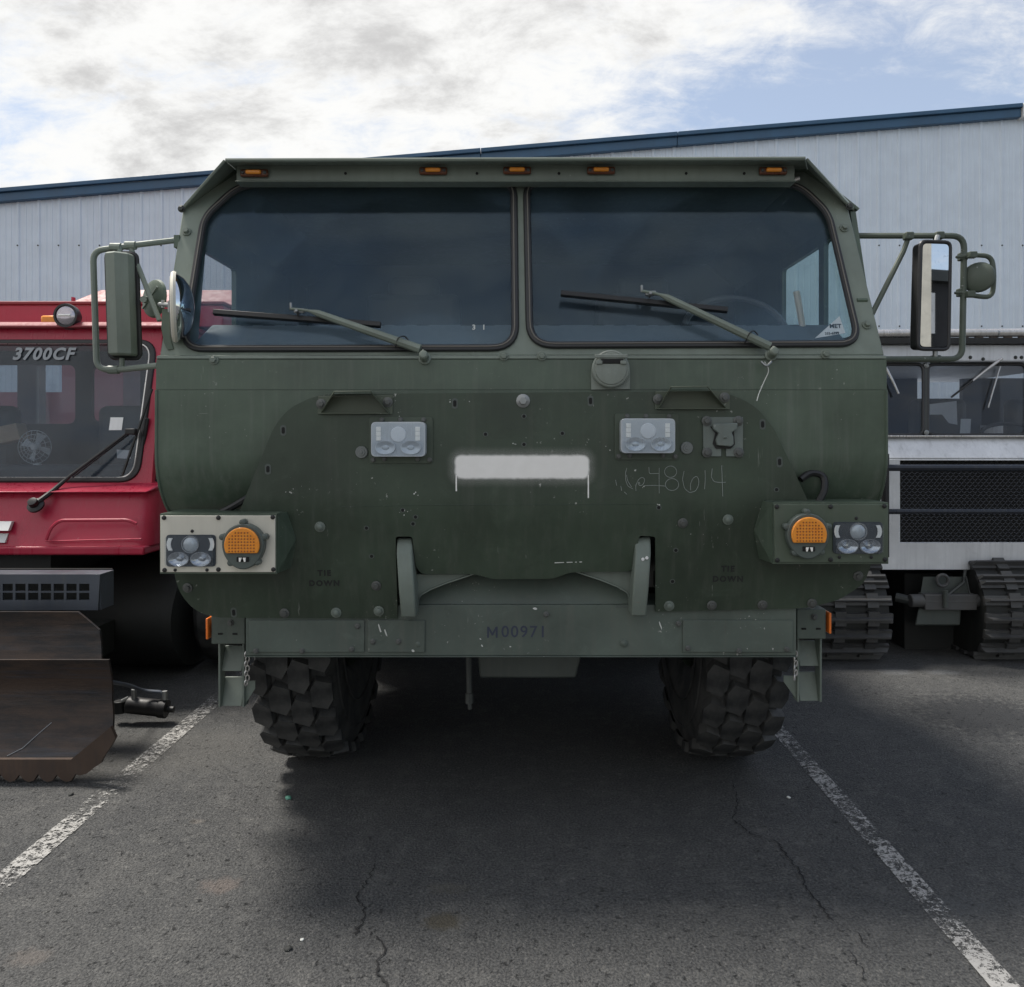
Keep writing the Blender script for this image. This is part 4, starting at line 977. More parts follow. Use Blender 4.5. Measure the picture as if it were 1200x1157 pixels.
        for ya, yc in ((yb - 69, yb - 42), (yb - 32, yb - 1)):
            p0, p1 = P(sx0 + 2.2, ya, d2 + 0.01), P(sx1 - 2.2, yc, d2 + 0.01)
            B().hexa([(p0.x, d2 + 0.012, p1.z), (p1.x, d2 + 0.012, p1.z), (p1.x, d2 + 0.018, p1.z), (p0.x, d2 + 0.018, p1.z), (p0.x, d2 + 0.05, p0.z), (p1.x, d2 + 0.05, p0.z), (p1.x, d2 + 0.056, p0.z), (p0.x, d2 + 0.056, p0.z)]).build('step_tread', 'green_hook', lad, bevel=0.002)
        # chain and small flap beside the tyre
        cxn = sx1 + 4 if s < 0 else sx0 - 4
        b = B()
        for k in range(7):
            q = P(cxn + (k % 2) * 1.5 - 0.5, y1_ + 12 + k * 5.5, 2.90); ring = [q + Vector((0.006 * math.cos(t) * (1 if k % 2 else 0.5), 0.006 * math.cos(t) * (0.4 if k % 2 else 1), 0.011 * math.sin(t))) for t in (2 * math.pi * i / 10 for i in range(10))]; b.tube(ring, 0.0028, 5, True)
        o = b.build('step_chain', 'alu', lad)
        f = [(sx1 + 2, yb - 31), (sx1 + 14, yb - 31), (sx1 + 14, yb - 22), (sx1 + 2, yb - 3)] if s < 0 else [(sx0 - 2, yb - 31), (sx0 - 17, yb - 31), (sx0 - 17, yb - 24), (sx0 - 2, yb - 3)]
        b = B(); b.prism([P(x, y, 2.945) for x, y in f], (0, 0.006, 0)); b.build('step_gusset', 'green_hook', lad)
bumper()

# wheels
def tread_block_mesh(w, l, h):
    b = B(); hexp = [(-.52, -.36), (.22, -.52), (.52, -.22), (.52, .36), (-.22, .52), (-.52, .22)]
    lo = [Vector((x * w, y * l, -0.02)) for x, y in hexp]; hi = [Vector((x * w * 0.93, y * l * 0.93, h)) for x, y in hexp]
    A = [b.bm.verts.new(q) for q in lo]; C = [b.bm.verts.new(q) for q in hi]
    b._f(C)
    for i in range(6): b._f([A[i], A[(i + 1) % 6], C[(i + 1) % 6], C[i]])
    return b.mesh('tread_block', 20)
TB = tread_block_mesh(0.086, 0.150, 0.021); TBS = tread_block_mesh(0.084, 0.142, 0.022)
def wheel(xc, yc, detail, flip=1):
    Rr, wd = 0.648, 0.41
    prof = [(0.27, -0.13), (0.30, -0.17), (0.40, -0.205), (0.52, -0.212), (0.580, -0.200), (0.614, -0.175), (0.626, -0.12), (0.630, 0), (0.626, 0.12), (0.614, 0.175), (0.580, 0.200), (0.52, 0.212), (0.40, 0.205), (0.30, 0.17), (0.27, 0.13)]
    prof = [(r, h * 0.755) for r, h in prof]; mt = frame_mat((xc, yc, 0.66), (0, 1, 0), (0, 0, 1))
    b = B(); b.lathe(prof, mt, 56, False); ty = b.build('tyre', 'tyre', TR)
    rib = B()
    for s in (-1, 1):
        for r in (0.42, 0.53): rib.lathe([(r - 0.004, s * 0.1565), (r, s * 0.1640), (r + 0.006, s * 0.1590)], mt, 48, False)
    rib.build('sidewall_rib', 'tyre', ty)
    b = B(); b.lathe([(0.28, -0.12), (0.27, -0.1), (0.25, 0.03), (0.12, 0.06), (0.10, 0.12), (0.0, 0.13)], mt, 32, False); b.lathe([(0.275, 0.12), (0.25, 0.05)], mt, 32, False); b.build('wheel_rim', 'green', ty)
    if detail:
        n = 24; xs = (-0.117, -0.040, 0.040, 0.117)
        for row, xo in enumerate(xs):
            sh = abs(xo) > 0.1
            for k in range(n):
                a = 2 * math.pi * (k + 0.5 * (row % 2) + (0.12 if row > 1 else 0)) / n
                rad = 0.632 if not sh else 0.624
                pos = Vector((xc + xo, yc - math.cos(a) * rad, 0.66 + math.sin(a) * rad))
                nrm = Vector(((0.24 if xo > 0 else -0.24) if sh else 0, -math.cos(a), math.sin(a))).normalized(); tan = Vector((0, math.sin(a), math.cos(a)))
                u = tan.cross(nrm).normalized()
                if flip < 0: u = -u; tan = -tan
                m = frame_mat(pos, u, nrm.cross(u))
                link('tread_block', TBS if sh else TB, 'tyre', ty, m)
wheel(-0.893, 3.68, True, 1); wheel(0.876, 3.68, True, -1)
wheel(-0.845, 5.25, False); wheel(0.835, 5.25, False)

def underbody():
    b = B()
    for s in (-1, 1): b.span((s * 0.42 - 0.05, 2.98, 0.72), (s * 0.42 + 0.05, 9.0, 0.98))
    b.build('chassis_rail', 'dark', TR)
    b = B(); b.lathe([(0.075, -0.62), (0.085, -0.3), (0.2, -0.16), (0.2, 0.16), (0.085, 0.3), (0.075, 0.62)], frame_mat((0, 3.68, 0.66), (0, 1, 0), (0, 0, 1)), 20); b.build('axle', 'dark', TR)
    b = B(); b.lathe([(0.075, -0.62), (0.085, -0.3), (0.2, -0.16), (0.2, 0.16), (0.085, 0.3), (0.075, 0.62)], frame_mat((0, 5.25, 0.66), (0, 1, 0), (0, 0, 1)), 20); b.build('axle', 'dark', TR)
    b = B(); q0, q1 = P(562, 772, 3.02), P(684, 795, 3.02); b.hexa([(q0.x - .0, 3.02, q1.z), (q1.x - 0.03, 3.02, q1.z), (q1.x - 0.03, 3.2, q1.z), (q0.x, 3.2, q1.z), (q0.x - 0.01, 3.02, q0.z + .05), (q1.x, 3.02, q0.z + .05), (q1.x, 3.2, q0.z + .05), (q0.x - 0.01, 3.2, q0.z + .05)]); b.build('cross_member', 'axle_grey', TR, bevel=0.008)
    b = B(); b.tube([P(549, 765, 2.98), P(549.5, 800, 2.98), P(550, 815, 2.98)], 0.011, 8); b.tube([P(550, 812, 2.98), P(550, 824, 2.98)], 0.016, 8); b.tube([P(550, 822, 2.98), P(551, 831, 2.98)], 0.008, 8); b.build('drain_pipe', 'dark_steel', TR)
    b = B()
    for s in (-1, 1):
        b.tube(fillet([(s * 0.60, 3.2, 0.70), (s * 0.52, 3.1, 0.64), (s * 0.40, 3.08, 0.70), (s * 0.3, 3.1, 0.66)], 0.05), 0.035, 10)
        b.tube([(s * 0.62, 3.62, 0.66), (s * 0.55, 3.4, 0.60), (s * 0.1, 3.35, 0.55)], 0.022, 8)
    b.build('steering_linkage', 'dark_steel', TR)
    for s in (-1, 1):
        b = B(); b.lathe([(0.09, -0.05), (0.12, -0.03), (0.12, 0.05), (0.06, 0.07)], frame_mat((s * 0.60, 3.40, 0.66), (0, 1, 0), (0, 0, 1)), 16); b.build('brake_chamber', 'dark_steel', TR)
    for pth, r in (([(-0.35, 3.3, 0.74), (-0.1, 3.1, 0.70), (0.12, 3.15, 0.71), (0.4, 3.3, 0.73)], 0.012), ([(-0.2, 3.05, 0.73), (0.18, 3.05, 0.69), (0.55, 3.2, 0.71)], 0.009)):
        B().tube(fillet(pth, 0.1), r, 6).build('brake_line', 'dark_steel', TR)
    for s in (-1, 1):
        B().span((s * 1.20, 4.28, 0.36), (s * 0.72, 4.56, 1.03)).build('sun_block_box', 'green', TR, bevel=0.01)  # boxes added to block the sun patch behind the front tyres
        B().lathe([(0.25, 0), (0.25, 0.12), (0.16, 0.16), (0, 0.16)], frame_mat((s * 0.72, 3.68, 0.66), (0, 1, 0), (0, 0, s)), 24).build('brake_drum', 'dark', TR)
    b = B(); b.span((-0.38, 3.35, 0.62), (0.38, 5.0, 1.05)); b.build('engine_sump', 'dark', TR, bevel=0.03)
    # body behind the cab, wheel-arch skins
    b = B(); b.span((-1.20, 4.62, 0.95), (1.20, 8.6, 1.95)); b.build('engine_deck', 'green', TR, bevel=0.02)
    b = B()
    for s in (-1, 1): b.span((s * 1.22, 2.98, 1.04), (s * 0.55, 4.60, 1.08))
    b.build('fender', 'green', TR)
underbody()

def mirrors():
    # left arm
    d0 = 2.80
    b = B(); b.tube(fillet([P(212, 281, 2.89), P(160, 287, 2.82), P(136, 290.5, d0), P(109, 294, d0), P(113.5, 433, d0 - 0.02), P(140, 433.5, d0 - 0.02), P(185.5, 428.5, 2.715)], 0.055, 6), 0.0105, 10)
    arm = b.build('mirror_arm', 'green_lit', TR); arm['label'] = 'mirror arm whose mirrors show their backs'
    for x, y, d in ((136, 290, d0), (133, 433.5, d0 - .02), (153, 288, 2.815)): B().lathe([(0.015, -0.018), (0.015, 0.018)], frame_mat(P(x, y, d), (0, 1, 0), (0, 0, 1)), 10).build('arm_clamp', 'green_lit', arm)
    B().box(P(209, 284, 2.885), (0.02, 0.03, 0.045)).build('arm_bracket', 'green', arm)
    b = B(); b.tube([P(153, 290, 2.815), P(163, 315, 2.80), P(187, 376, 2.76)], [0.0085, 0.0085, 0.0085], 8); b.build('arm_brace', 'green_lit', arm)
    # mirror head seen from behind
    m = frame_mat(P(143, 357.5, 2.78), Vector((1, 0.15, -0.0)), Vector((-0.035, 0, 1)))
    hp = [(-0.044, 0.0), (-0.040, 0.030), (-0.004, 0.050), (0.034, 0.030), (0.044, 0.0), (0.044, -0.012), (-0.044, -0.012)]
    b = B(); A = []
    for zz, sc in ((-0.178, 0.86), (-0.172, 1), (0.172, 1), (0.178, 0.86)): A.append([b.bm.verts.new(m @ Vector((x * sc, zz, y * sc))) for x, y in hp])
    for p, q in zip(A, A[1:]):
        for j in range(7): b._f([p[j], p[(j + 1) % 7], q[(j + 1) % 7], q[j]])
    b._f(A[0][::-1]); b._f(A[-1]); mh = b.build('mirror_head', 'green_lit', TR, smooth=12)
    b = B(); lp = fillet([m @ Vector((x, z, -0.014)) for x, z in ((-0.05, -0.184), (0.05, -0.184), (0.05, 0.184), (-0.05, 0.184))], 0.02, 4, True); b.tube(lp, 0.008, 8, True); b.build('mirror_rim', 'rubber', mh)
    b = B(); b.prism([m @ Vector((x, z, -0.017)) for x, z in ((-0.047, -0.18), (0.047, -0.18), (0.047, 0.18), (-0.047, 0.18))], m.to_3x3() @ Vector((0, 0, -0.003))); b.build('mirror_glass', 'mirror', mh)
    
    for a, c in ((P(143, 420, 2.78), P(143, 433, 2.78)), (P(141, 300, 2.79), P(140, 290, 2.80))): B().tube([a, c], 0.009, 8).build('mirror_post', 'green_lit', mh)
    # small round mirror seen from behind, farther out
    b = B(); c = P(181, 350, 2.86); n = Vector((-0.55, -0.83, 0.05)); mt = facing(c, n)
    b.lathe([(0.0, 0.018), (0.045, 0.016), (0.066, 0.006), (0.070, -0.004), (0.062, -0.006), (0, -0.012)], mt, 28); rm = b.build('round_mirror', 'green', TR)
    b = B()
    for ang in (40, 130): b.box(c + n.normalized() * 0.018, (0.11, 0.006, 0.008), mt.to_3x3() @ Matrix.Rotation(R(ang), 3, 'Z') @ Matrix(((1, 0, 0), (0, 0, 1), (0, 1, 0))))
    b.tube([c + n.normalized() * 0.016, P(172, 351, 2.80)], 0.009, 8); b.lathe([(0.012, 0), (0.012, 0.02)], facing(P(171, 352, 2.79), FRONT), 8); b.build('mirror_stem', 'green_lit', rm)
    # large convex mirror seen nearly edge-on
    c = P(204, 360, 2.70); n = Vector((0.93, 0.36, 0.02)); mt = facing(c, n); 
    b = B(); b.lathe([(0.0, -0.006), (0.105, -0.008), (0.116, -0.006), (0.121, 0.002), (0.117, 0.010)], mt, 40, False); cm = b.build('convex_mirror', 'cream', TR)
    b = B(); b.lathe([(0.119, 0.004), (0.115, 0.014), (0.098, 0.034), (0.070, 0.052), (0.035, 0.062), (0, 0.065)], mt, 40, False); b.build('mirror_glass', 'chrome', cm, )
    b = B(); b.lathe([(0.100, -0.0085), (0.102, -0.0105), (0.104, -0.0085)], mt, 40, False); b.build('mirror_rim', 'grey_print', cm)
    b = B(); b.tube([P(187, 357, 2.73), P(200, 358, 2.70)], 0.008, 8); b.tube([P(199, 353, 2.70), P(199, 366, 2.70)], 0.007, 8); b.tube([P(191, 352, 2.72), P(191, 361, 2.72)], 0.006, 8); b.build('mirror_stem', 'steel', cm)
    b = B(); pts = [P(190, 362, 2.735), P(189, 385, 2.735), P(192, 402, 2.735), P(196, 410, 2.735), P(203, 409, 2.735), P(199, 395, 2.735), P(198, 362, 2.735)]; b.prism(pts, (0, 0.006, 0)); b.build('leaf_bracket', 'green', arm)
    # right arm
    d1 = 2.82
    b = B(); b.tube(fillet([P(1000, 276.5, 2.93), P(1063, 276.5, 2.86), P(1098, 276.5, d1), P(1130, 276.5, d1), P(1127.5, 421, d1 - .02), P(1097, 421, d1 - .02), P(1033, 421, 2.75)], 0.06, 6), 0.0105, 10)
    arm = b.build('mirror_arm', 'green_dk', TR); arm['label'] = 'mirror arm whose mirror glass faces forward'
    b = B(); b.tube([P(1064, 280, 2.86), P(1059, 294, 2.855), P(1020.5, 371, 2.79)], 0.0095, 8); b.build('arm_brace', 'green_dk', arm)
    for x, y in ((1064.5, 277), (1100, 276.5), (1096, 421)): B().box(P(x, y, d1), (0.03, 0.03, 0.026)).build('arm_clamp', 'green_dk', arm, bevel=0.004)
    for x, y in ((1128, 301), (1126.5, 343)):
        cl = B().box(P(x, y, d1), (0.024, 0.03, 0.028)); cl.tube([P(x - 8, y + .5, d1 - .012), P(x + 12, y - .5, d1 - .012)], 0.006, 6); cl.build('arm_clamp', 'green_dk', arm, bevel=0.003)
    m = frame_mat(P(1094.5, 346.5, 2.79), Vector((1, 0.13, 0)), Vector((0.022, 0, 1)))
    lp = fillet([m @ Vector((x, z, 0)) for x, z in ((-0.058, -0.188), (0.058, -0.188), (0.056, 0.188), (-0.056, 0.188))], 0.02, 4, True)
    b = B(); nn = m.to_3x3() @ Vector((0, 0, 1)); b.prism(lp, -nn * 0.05); mh = b.build('mirror_head', 'black', TR, bevel=0.008)
    b = B(); b.tube([q + nn * 0.001 for q in lp], 0.007, 8, True); b.build('mirror_rim', 'rubber', mh)
    lp2 = fillet([m @ Vector((x, z, 0.0015)) for x, z in ((-0.051, -0.180), (0.051, -0.180), (0.049, 0.180), (-0.049, 0.180))], 0.016, 4, True)
    B().prism(lp2, nn * 0.003).build('mirror_glass', 'mirror', mh)
    
    for a, c in ((P(1096, 410, 2.80), P(1096, 421, 2.80)), (P(1097, 284, 2.80), P(1099, 277, 2.81))): B().tube([a, c], 0.009, 8).build('mirror_post', 'steel', mh)
    c = P(1146.5, 325, 2.80); n = Vector((-0.62, -0.78, 0.03)); mt = facing(c, n)
    b = B(); b.lathe([(0.0, 0.016), (0.035, 0.014), (0.050, 0.006), (0.054, -0.003), (0.05, -0.006), (0, -0.012)], mt, 28); rm = b.build('round_mirror', 'green_dk', TR)
    b = B(); b.tube(fillet([P(1126, 301, 2.81), P(1138, 299, 2.80), P(1162, 300, 2.80), P(1165, 322, 2.79), P(1163, 349, 2.80), P(1142, 347, 2.80), P(1126, 343, 2.81)], 0.03, 5), 0.009, 8)
    b.tube([P(1164, 323, 2.79), P(1152, 323, 2.79)], 0.008, 8); b.box(P(1161, 323, 2.785), (0.022, 0.02, 0.026)); b.box(P(1139, 299, 2.79), (0.028, 0.024, 0.022)); b.box(P(1137, 345, 2.79), (0.028, 0.024, 0.022)); b.build('mirror_stem', 'green_dk', rm, bevel=0.003)
    B().tube([P(1004, 352, 2.80), P(1016, 352, 2.80)], 0.008, 6).build('side_pin', 'green', TR)
M['green_dk'] = paint('mirror_arm_olive', (0.070, 0.088, 0.068), 0.5, chips=0.8, chipcol=(0.35, 0.37, 0.36))[0]
mirrors()

# ------------------------------------------------------------------ crimson snow vehicle at left
SV = thing('red_snow_vehicle', 'crimson tracked snow vehicle with rusty plough blade left of the green truck', 'snow vehicle', (-3.2, 4.9, 0))
def red_cat():
    cx = -3.2; hw = 1.17; dh = 4.32
    # lower body with rounded corner: outline in plan, z levels
    def shell(name, z0, z1, y0, y1, x0, x1, r, mat, inset=0.0, yb=8.6):
        b = B(); lo = fillet([Vector(q) for q in ((x0, yb, z0), (x0, y0, z0), (x1, y0, z0), (x1, yb, z0))], r, 6); hi = fillet([Vector(q) for q in ((x0 + inset, yb, z1), (x0 + inset, y1, z1), (x1 - inset, y1, z1), (x1 - inset, yb, z1))], r, 6)
        A = [b.bm.verts.new(q) for q in lo]; C = [b.bm.verts.new(q) for q in hi]; n = len(A)
        for i in range(n): b._f([A[i], A[(i + 1) % n], C[(i + 1) % n], C[i]])
        b._f(A[::-1]); b._f(C); return b.build(name, mat, SV, bevel=0.012, smooth=40)
    x0, x1 = cx - hw, P(172, 0, dh).x
    zb, zt = P(0, 643, dh).z, P(0, 574, dh).z
    hood = shell('hood', zb, zt, dh, dh + 0.13, x0, x1, 0.10, 'red', 0.02)
    b = B(); b.span((x0 + .02, dh - 0.012, zb - 0.035), (x1 - .01, dh + 0.5, zb + 0.012)); b.build('hood_lip', 'red', hood, bevel=0.01)
    # raised crease on the hood
    cr = fillet([P(54, 633, dh - .006), P(60, 618, dh - .006), P(70, 610, dh - 0.004), P(150, 609.5, dh - .0), P(160, 614, dh)], 0.06, 5)
    b = B(); b.tube(cr, 0.009, 6, False, 0.6); b.tube(fillet([P(54, 634.5, dh - .006), P(100, 633, dh - .006), P(166, 631.5, dh - .002)], 0.02), 0.007, 6, False, 0.6); b.build('hood_crease', 'red', hood)
    # cowl between hood and windscreen (slopes back)
    dw = 4.55
    zc0 = P(0, 566, dw).z
    b = B(); b.hexa([(x0 + .02, dh + .05, zt - .02), (x1 - .02, dh + .05, zt - .02), (x1 - .03, 5.2, zt - .02), (x0 + .03, 5.2, zt - .02), (x0 + .03, dw - 0.02, zc0), (x1 - .0, dw - 0.02, zc0), (x1 - .03, 5.2, zc0), (x0 + .03, 5.2, zc0)]); b.build('cowl', 'red', SV, bevel=0.02)
    # windscreen frame leaning back
    zt2 = P(0, 391, 4.72).z
    tl = Vector((0, 4.72 - dw, zt2 - zc0)).normalized(); O = Vector((0, dw, zc0)); nrm = Vector((0, -tl.z, tl.y))
    def uv(x, y):
        dvec = Vector(((x - CX) / F, 1, (CY - y) / F)); o = Vector((0, 0, CAM_H)); t = (O - o).dot(nrm) / dvec.dot(nrm); q = o + dvec * t - O; return Vector((q.x, q.dot(tl), 0))
    fn = lambda u, v, w: O + Vector((u, 0, 0)) + tl * v + nrm * w
    br, trr = uv(178, 568), uv(191, 385); bl = Vector((2 * cx - br.x, br.y, 0)); tll = Vector((2 * cx - trr.x, trr.y, 0))
    wr, wtr = uv(162, 563), uv(183.5, 400.5); wl, wtl = Vector((2 * cx - wr.x, wr.y, 0)), Vector((2 * cx - wtr.x, wtr.y, 0))
    hole = fillet([wl, wr, wtr, wtl], 0.10, 6, True)
    plate('windscreen_frame', [[bl, br, trr, tll], hole], 0.04, lambda u, v, w: fn(u, v, w - 0.021), 'red', SV, bevel=0.004)
    g = plate('windscreen_pane', [hole], 0.006, lambda u, v, w: fn(u, v, w - 0.01), 'cat_glass', SV)
    b = B(); cen = (wl + wr + wtr + wtl) / 4; b.tube([fn(*(q + (cen - q).normalized() * 0.008).xy, 0.002) for q in hole], 0.016, 8, True, 0.7); b.build('rubber_seal', 'rubber', g)
    b = B(); b.tube([fn(*(q + (cen - q).normalized() * 0.030).xy, 0.004) for q in hole], 0.006, 6, True); b.build('bright_bead', 'alu', g)
    # cab shell
    zr = P(0, 386, 4.74).z
    xs = x1 + 0.02
    b = B(); b.span((xs - 0.05, dw + 0.25, zc0 - .1), (xs, 5.05, zr)); b.span((xs - .05, 5.55, zc0 - .1), (xs, 6.0, zr)); b.span((xs - .05, 5.05, zc0 - .1), (xs, 5.55, zc0 + 0.08)); b.build('cab_side', 'red', SV)
    b = B(); b.span((x0, dw + .25, zc0 - .1), (x0 + .05, 6.0, zr)); b.build('cab_side', 'red', SV)
    # back wall with windows
    yb_ = 5.95; wb = lambda x, y: Vector((P(x, y, yb_).x, P(x, y, yb_).z, 0))
    hs = [fillet([wb(-40, 497), wb(90, 497), wb(90, 428), wb(-40, 428)], 0.06, 4, True), fillet([wb(109, 494), wb(166, 494), wb(166, 430), wb(109, 430)], 0.05, 4, True)]
    plate('rear_wall', [[Vector((x0 + .05, zc0 - .1, 0)), Vector((xs - .05, zc0 - .1, 0)), Vector((xs - .05, zr, 0)), Vector((x0 + .05, zr, 0))]] + hs, 0.04, lambda u, v, w: Vector((u, yb_ + w, v)), 'cat_interior', SV)
    for h in hs: plate('rear_window', [h], 0.005, lambda u, v, w: Vector((u, yb_ + w, v)), 'cat_glass', SV)
    # load deck behind the rear windows
    b = B(); b.span((x0 + .1, 7.4, 1.3), (-3.5, 7.5, 2.2)); b.build('rear_box_panel', 'mauve', SV); B().span((-6.2, 7.42, .4), (x0 + .09, 7.5, 1.86)).build('rear_box_panel', 'mauve', SV); B().span((-4.62, 7.3, .4), (-4.42, 7.4, 2.3)).build('rear_post', 'cat_interior', SV)
    b = B(); b.span((-3.45, 6.9, 1.2), (-2.95, 7.0, 2.3)); b.build('rear_post', 'grey_print', SV); b = B(); b.span((-2.9, 7.2, 1.2), (xs, 7.3, 2.1)); b.build('rear_box_panel', 'mauve', SV)
    # roof: lit front edge, then deck box
    b = B(); b.hexa([(x0 - .02, 4.66, zr + .0), (xs + .03, 4.66, zr + .0), (xs + .03, 6.0, zr + .0), (x0 - .02, 6.0, zr + .0), (x0, 4.70, zr + .04), (xs + .0, 4.70, zr + .04), (xs, 6.0, zr + .06), (x0, 6.0, zr + .06)]); rf = b.build('roof', 'red_lit', SV, bevel=0.02)
    b = B(); za = P(0, 383, 4.98).z + 0.0; zt3 = P(0, 357.5, 5.0).z
    b.span((x0 + .03, 5.0, zr + .05), (xs + 0.14, 6.6, zt3)); b.build('roof_box', 'red', SV, bevel=0.008)
    b = B(); b.span((x0 + .02, 4.985, zt3 + .001), (xs + .15, 6.6, zt3 + .022)); b.build('roof_box_lid', 'red_lit', SV, bevel=0.006)
    p0 = P(60, 356, 5.6); b = B(); zt4 = P(0, 337, 5.7).z
    b.hexa([(p0.x, 5.5, zt3 + .022), (xs + .2, 5.5, zt3 + .022), (xs + .2, 6.5, zt3 + .022), (p0.x, 6.5, zt3 + .022), (P(118, 0, 5.8).x, 5.8, zt4), (xs + .1, 5.8, zt4), (xs + .1, 6.4, zt4), (P(118, 0, 5.8).x, 6.4, zt4)]); b.build('roof_hump', 'red_lit', SV, bevel=0.006)
    b = B(); b.box(P(86, 353, 5.3), (0.012, 0.03, 0.05)); b.build('lid_latch', 'red', SV)
    # work lamp and beacon
    c = P(77.5, 370, 4.68); b = B(); b.lathe([(0.0, -0.10), (0.045, -0.09), (0.068, -0.04), (0.072, 0.0), (0.070, 0.012), (0.058, 0.012)], facing(c, FRONT), 28, False); lamp = b.build('work_lamp', 'rubber', SV)
    b = B(); b.lathe([(0.060, 0.004), (0.05, 0.010), (0.025, 0.014), (0, 0.015)], facing(c, FRONT), 28, False); b.build('lamp_lens', 'lamp_glass', lamp)
    b = B(); b.tube([c + Vector((-0.035, -0.014, 0.0)), c + Vector((0.035, -0.014, 0.0))], 0.008, 6); b.build('lamp_bulb', 'led', lamp)
    b = B(); b.box(c + Vector((0, .05, -0.062)), (0.05, 0.05, 0.03)); b.build('lamp_foot', 'rubber', lamp)
    q0, q1 = P(47, 369.5, 4.72), P(67, 380, 4.72); b = B(); b.span((q0.x, 4.72, q1.z), (q1.x + .03, 4.80, q0.z)); b.build('beacon', 'amber', SV, bevel=0.012)
    b = B(); b.tube(fillet([P(90, 381, 4.72), P(100, 382.5, 4.70), P(112, 380, 4.72), P(150, 379, 4.73), P(165, 377, 4.73), P(172, 381, 4.72)], 0.03), 0.006, 6); b.build('lamp_cable', 'black', SV)
    # lettering on glass and hood
    me = text_mesh('3700CF', 0.100, 0.0035, 0.18, space=1.16, align='RIGHT'); q = uv(86, 415.5); link('glass_lettering', me, 'pale_print', g, frame_mat(fn(q.x, q.y, 0.0003), (1, 0, 0), tl))
    for (xa, ya, xb, yb2) in ((-70, 612, 10, 622), (-70, 626, 6, 636)):
        b = B(); k0, k1 = P(xa, ya, dh), P(xb, yb2, dh); yy = dh + 0.0; b.hexa([(k0.x, yy - .004, k1.z), (k1.x, yy - .004, k1.z), (k1.x, yy + .02, k1.z), (k0.x, yy + .02, k1.z), (k0.x, yy - .004 + .03, k0.z), (k1.x, yy - .004 + .03, k0.z), (k1.x, yy + .05, k0.z), (k0.x, yy + .05, k0.z)]); b.build('hood_emblem', 'white', hood)
    # wiper
    ba = P(41, 591, 4.33)
    b = B(); b.tube([ba, P(60, 577, 4.40), P(82, 558, 4.47), P(150, 507, 4.56)], [0.015, 0.014, 0.010, 0.007], 8); wa = b.build('wiper_arm', 'black', SV)
    B().lathe([(0.044, 0), (0.044, 0.012), (0.026, 0.02), (0.024, 0.05), (0, 0.055)], facing(ba + Vector((-.005, .02, -.012)), (0, -0.8, 0.6)), 20).build('wiper_pivot', 'black', wa)
    b = B(); b.tube([P(178, 456, 4.60), P(165, 495, 4.56), P(143, 558, 4.50)], 0.008, 6); b.tube([P(85, 560, 4.475), P(152, 508.5, 4.57)], 0.004, 6); b.build('wiper_blade', 'black', wa)
    b = B(); b.box(P(154, 506, 4.54), (0.06, 0.04, 0.035)); b.box(P(170, 506, 4.60), (0.025, 0.02, 0.16), Matrix.Rotation(R(8), 3, 'Y')); b.build('wiper_joint', 'black', wa, bevel=0.006)
    q = uv(134, 496.5); b = B(); b.prism([fn(*uv(127, 504).xy, -0.006), fn(*uv(142, 504).xy, -0.006), fn(*uv(144, 489).xy, -0.006), fn(*uv(129, 489).xy, -0.006)], (0, -0.001, 0)); b.build('window_sticker', 'white', g)
    b = B(); b.prism([P(137, 537, 4.62), P(153, 538, 4.62), P(152, 528, 4.62), P(137, 527, 4.62)], (0, 0.002, 0)); b.build('paper_slip', 'white', SV)
    # interior: dash and seats
    b = B(); b.span((x0 + .06, 4.72, 1.05), (xs - .06, 5.0, P(0, 545, 4.8).z)); b.build('dashboard', 'cat_interior', SV, bevel=0.03)
    for X in (P(150, 0, 5.3).x, P(-20, 0, 5.3).x): B().box((X, 5.35, 1.42), (0.42, 0.12, 0.45)).build('cab_seat', 'seat', SV, bevel=0.05)
    # undercarriage
    for X in (-2.45, -3.95):
        b = B(); lp = fillet([Vector((0, y, z)) for y, z in ((4.55, 0.35), (4.8, 0.02), (7.8, 0.02), (8.1, 0.4), (7.8, 0.62), (4.8, 0.68))], 0.2, 5, True); b.prism([q + Vector((X - .42, 0, 0)) for q in lp], (0.84, 0, 0)); b.build('track_belt', 'dark', SV)
    b = B(); b.span((-3.7, 4.4, 0.45), (-2.6, 8.5, zb)); b.build('chassis', 'dark', SV)
    # blade carrier box with slots
    dg = 3.72; gx0, gx1 = -4.4, P(118, 0, dg).x; gy0, gy1 = P(0, 673, dg).z, P(0, 715, dg).z
    xs_ = []; xx = P(107, 0, dg).x; cw = 0.0595; 
    while xx - cw > gx0 + .05: xs_.append((xx - cw + .006, xx - .006)); xx -= cw
    rows = [(P(0, 692.5, dg).z, P(0, 684, dg).z), (P(0, 703, dg).z, P(0, 694.5, dg).z)]
    hl = [[Vector((a, z0, 0)), Vector((c, z0, 0)), Vector((c, z1, 0)), Vector((a, z1, 0))] for a, c in xs_ for z0, z1 in rows]
    cb = plate('blade_carrier', [[Vector((gx0, gy1, 0)), Vector((gx1 - .01, gy1, 0)), Vector((gx1, gy0, 0)), Vector((gx0, gy0, 0))]] + hl, 0.012, lambda u, v, w: Vector((u, dg + w, v)), 'box_steel', SV)
    b = B(); b.span((gx0, dg + .0065, gy0 - .012), (gx1, dg + .12, gy0)); b.span((gx1 - .012, dg + .0065, gy1), (gx1 - .001, dg + .12, gy0 - .013)); b.span((gx0, dg + .0065, gy1), (gx1 - .013, dg + .12, gy1 + .01)); b.build('carrier_flange', 'box_steel', cb)
    b = B(); b.span((gx0, dg + .16, gy1), (gx1 - .03, dg + .17, gy0)); b.build('carrier_back', 'dark', cb)
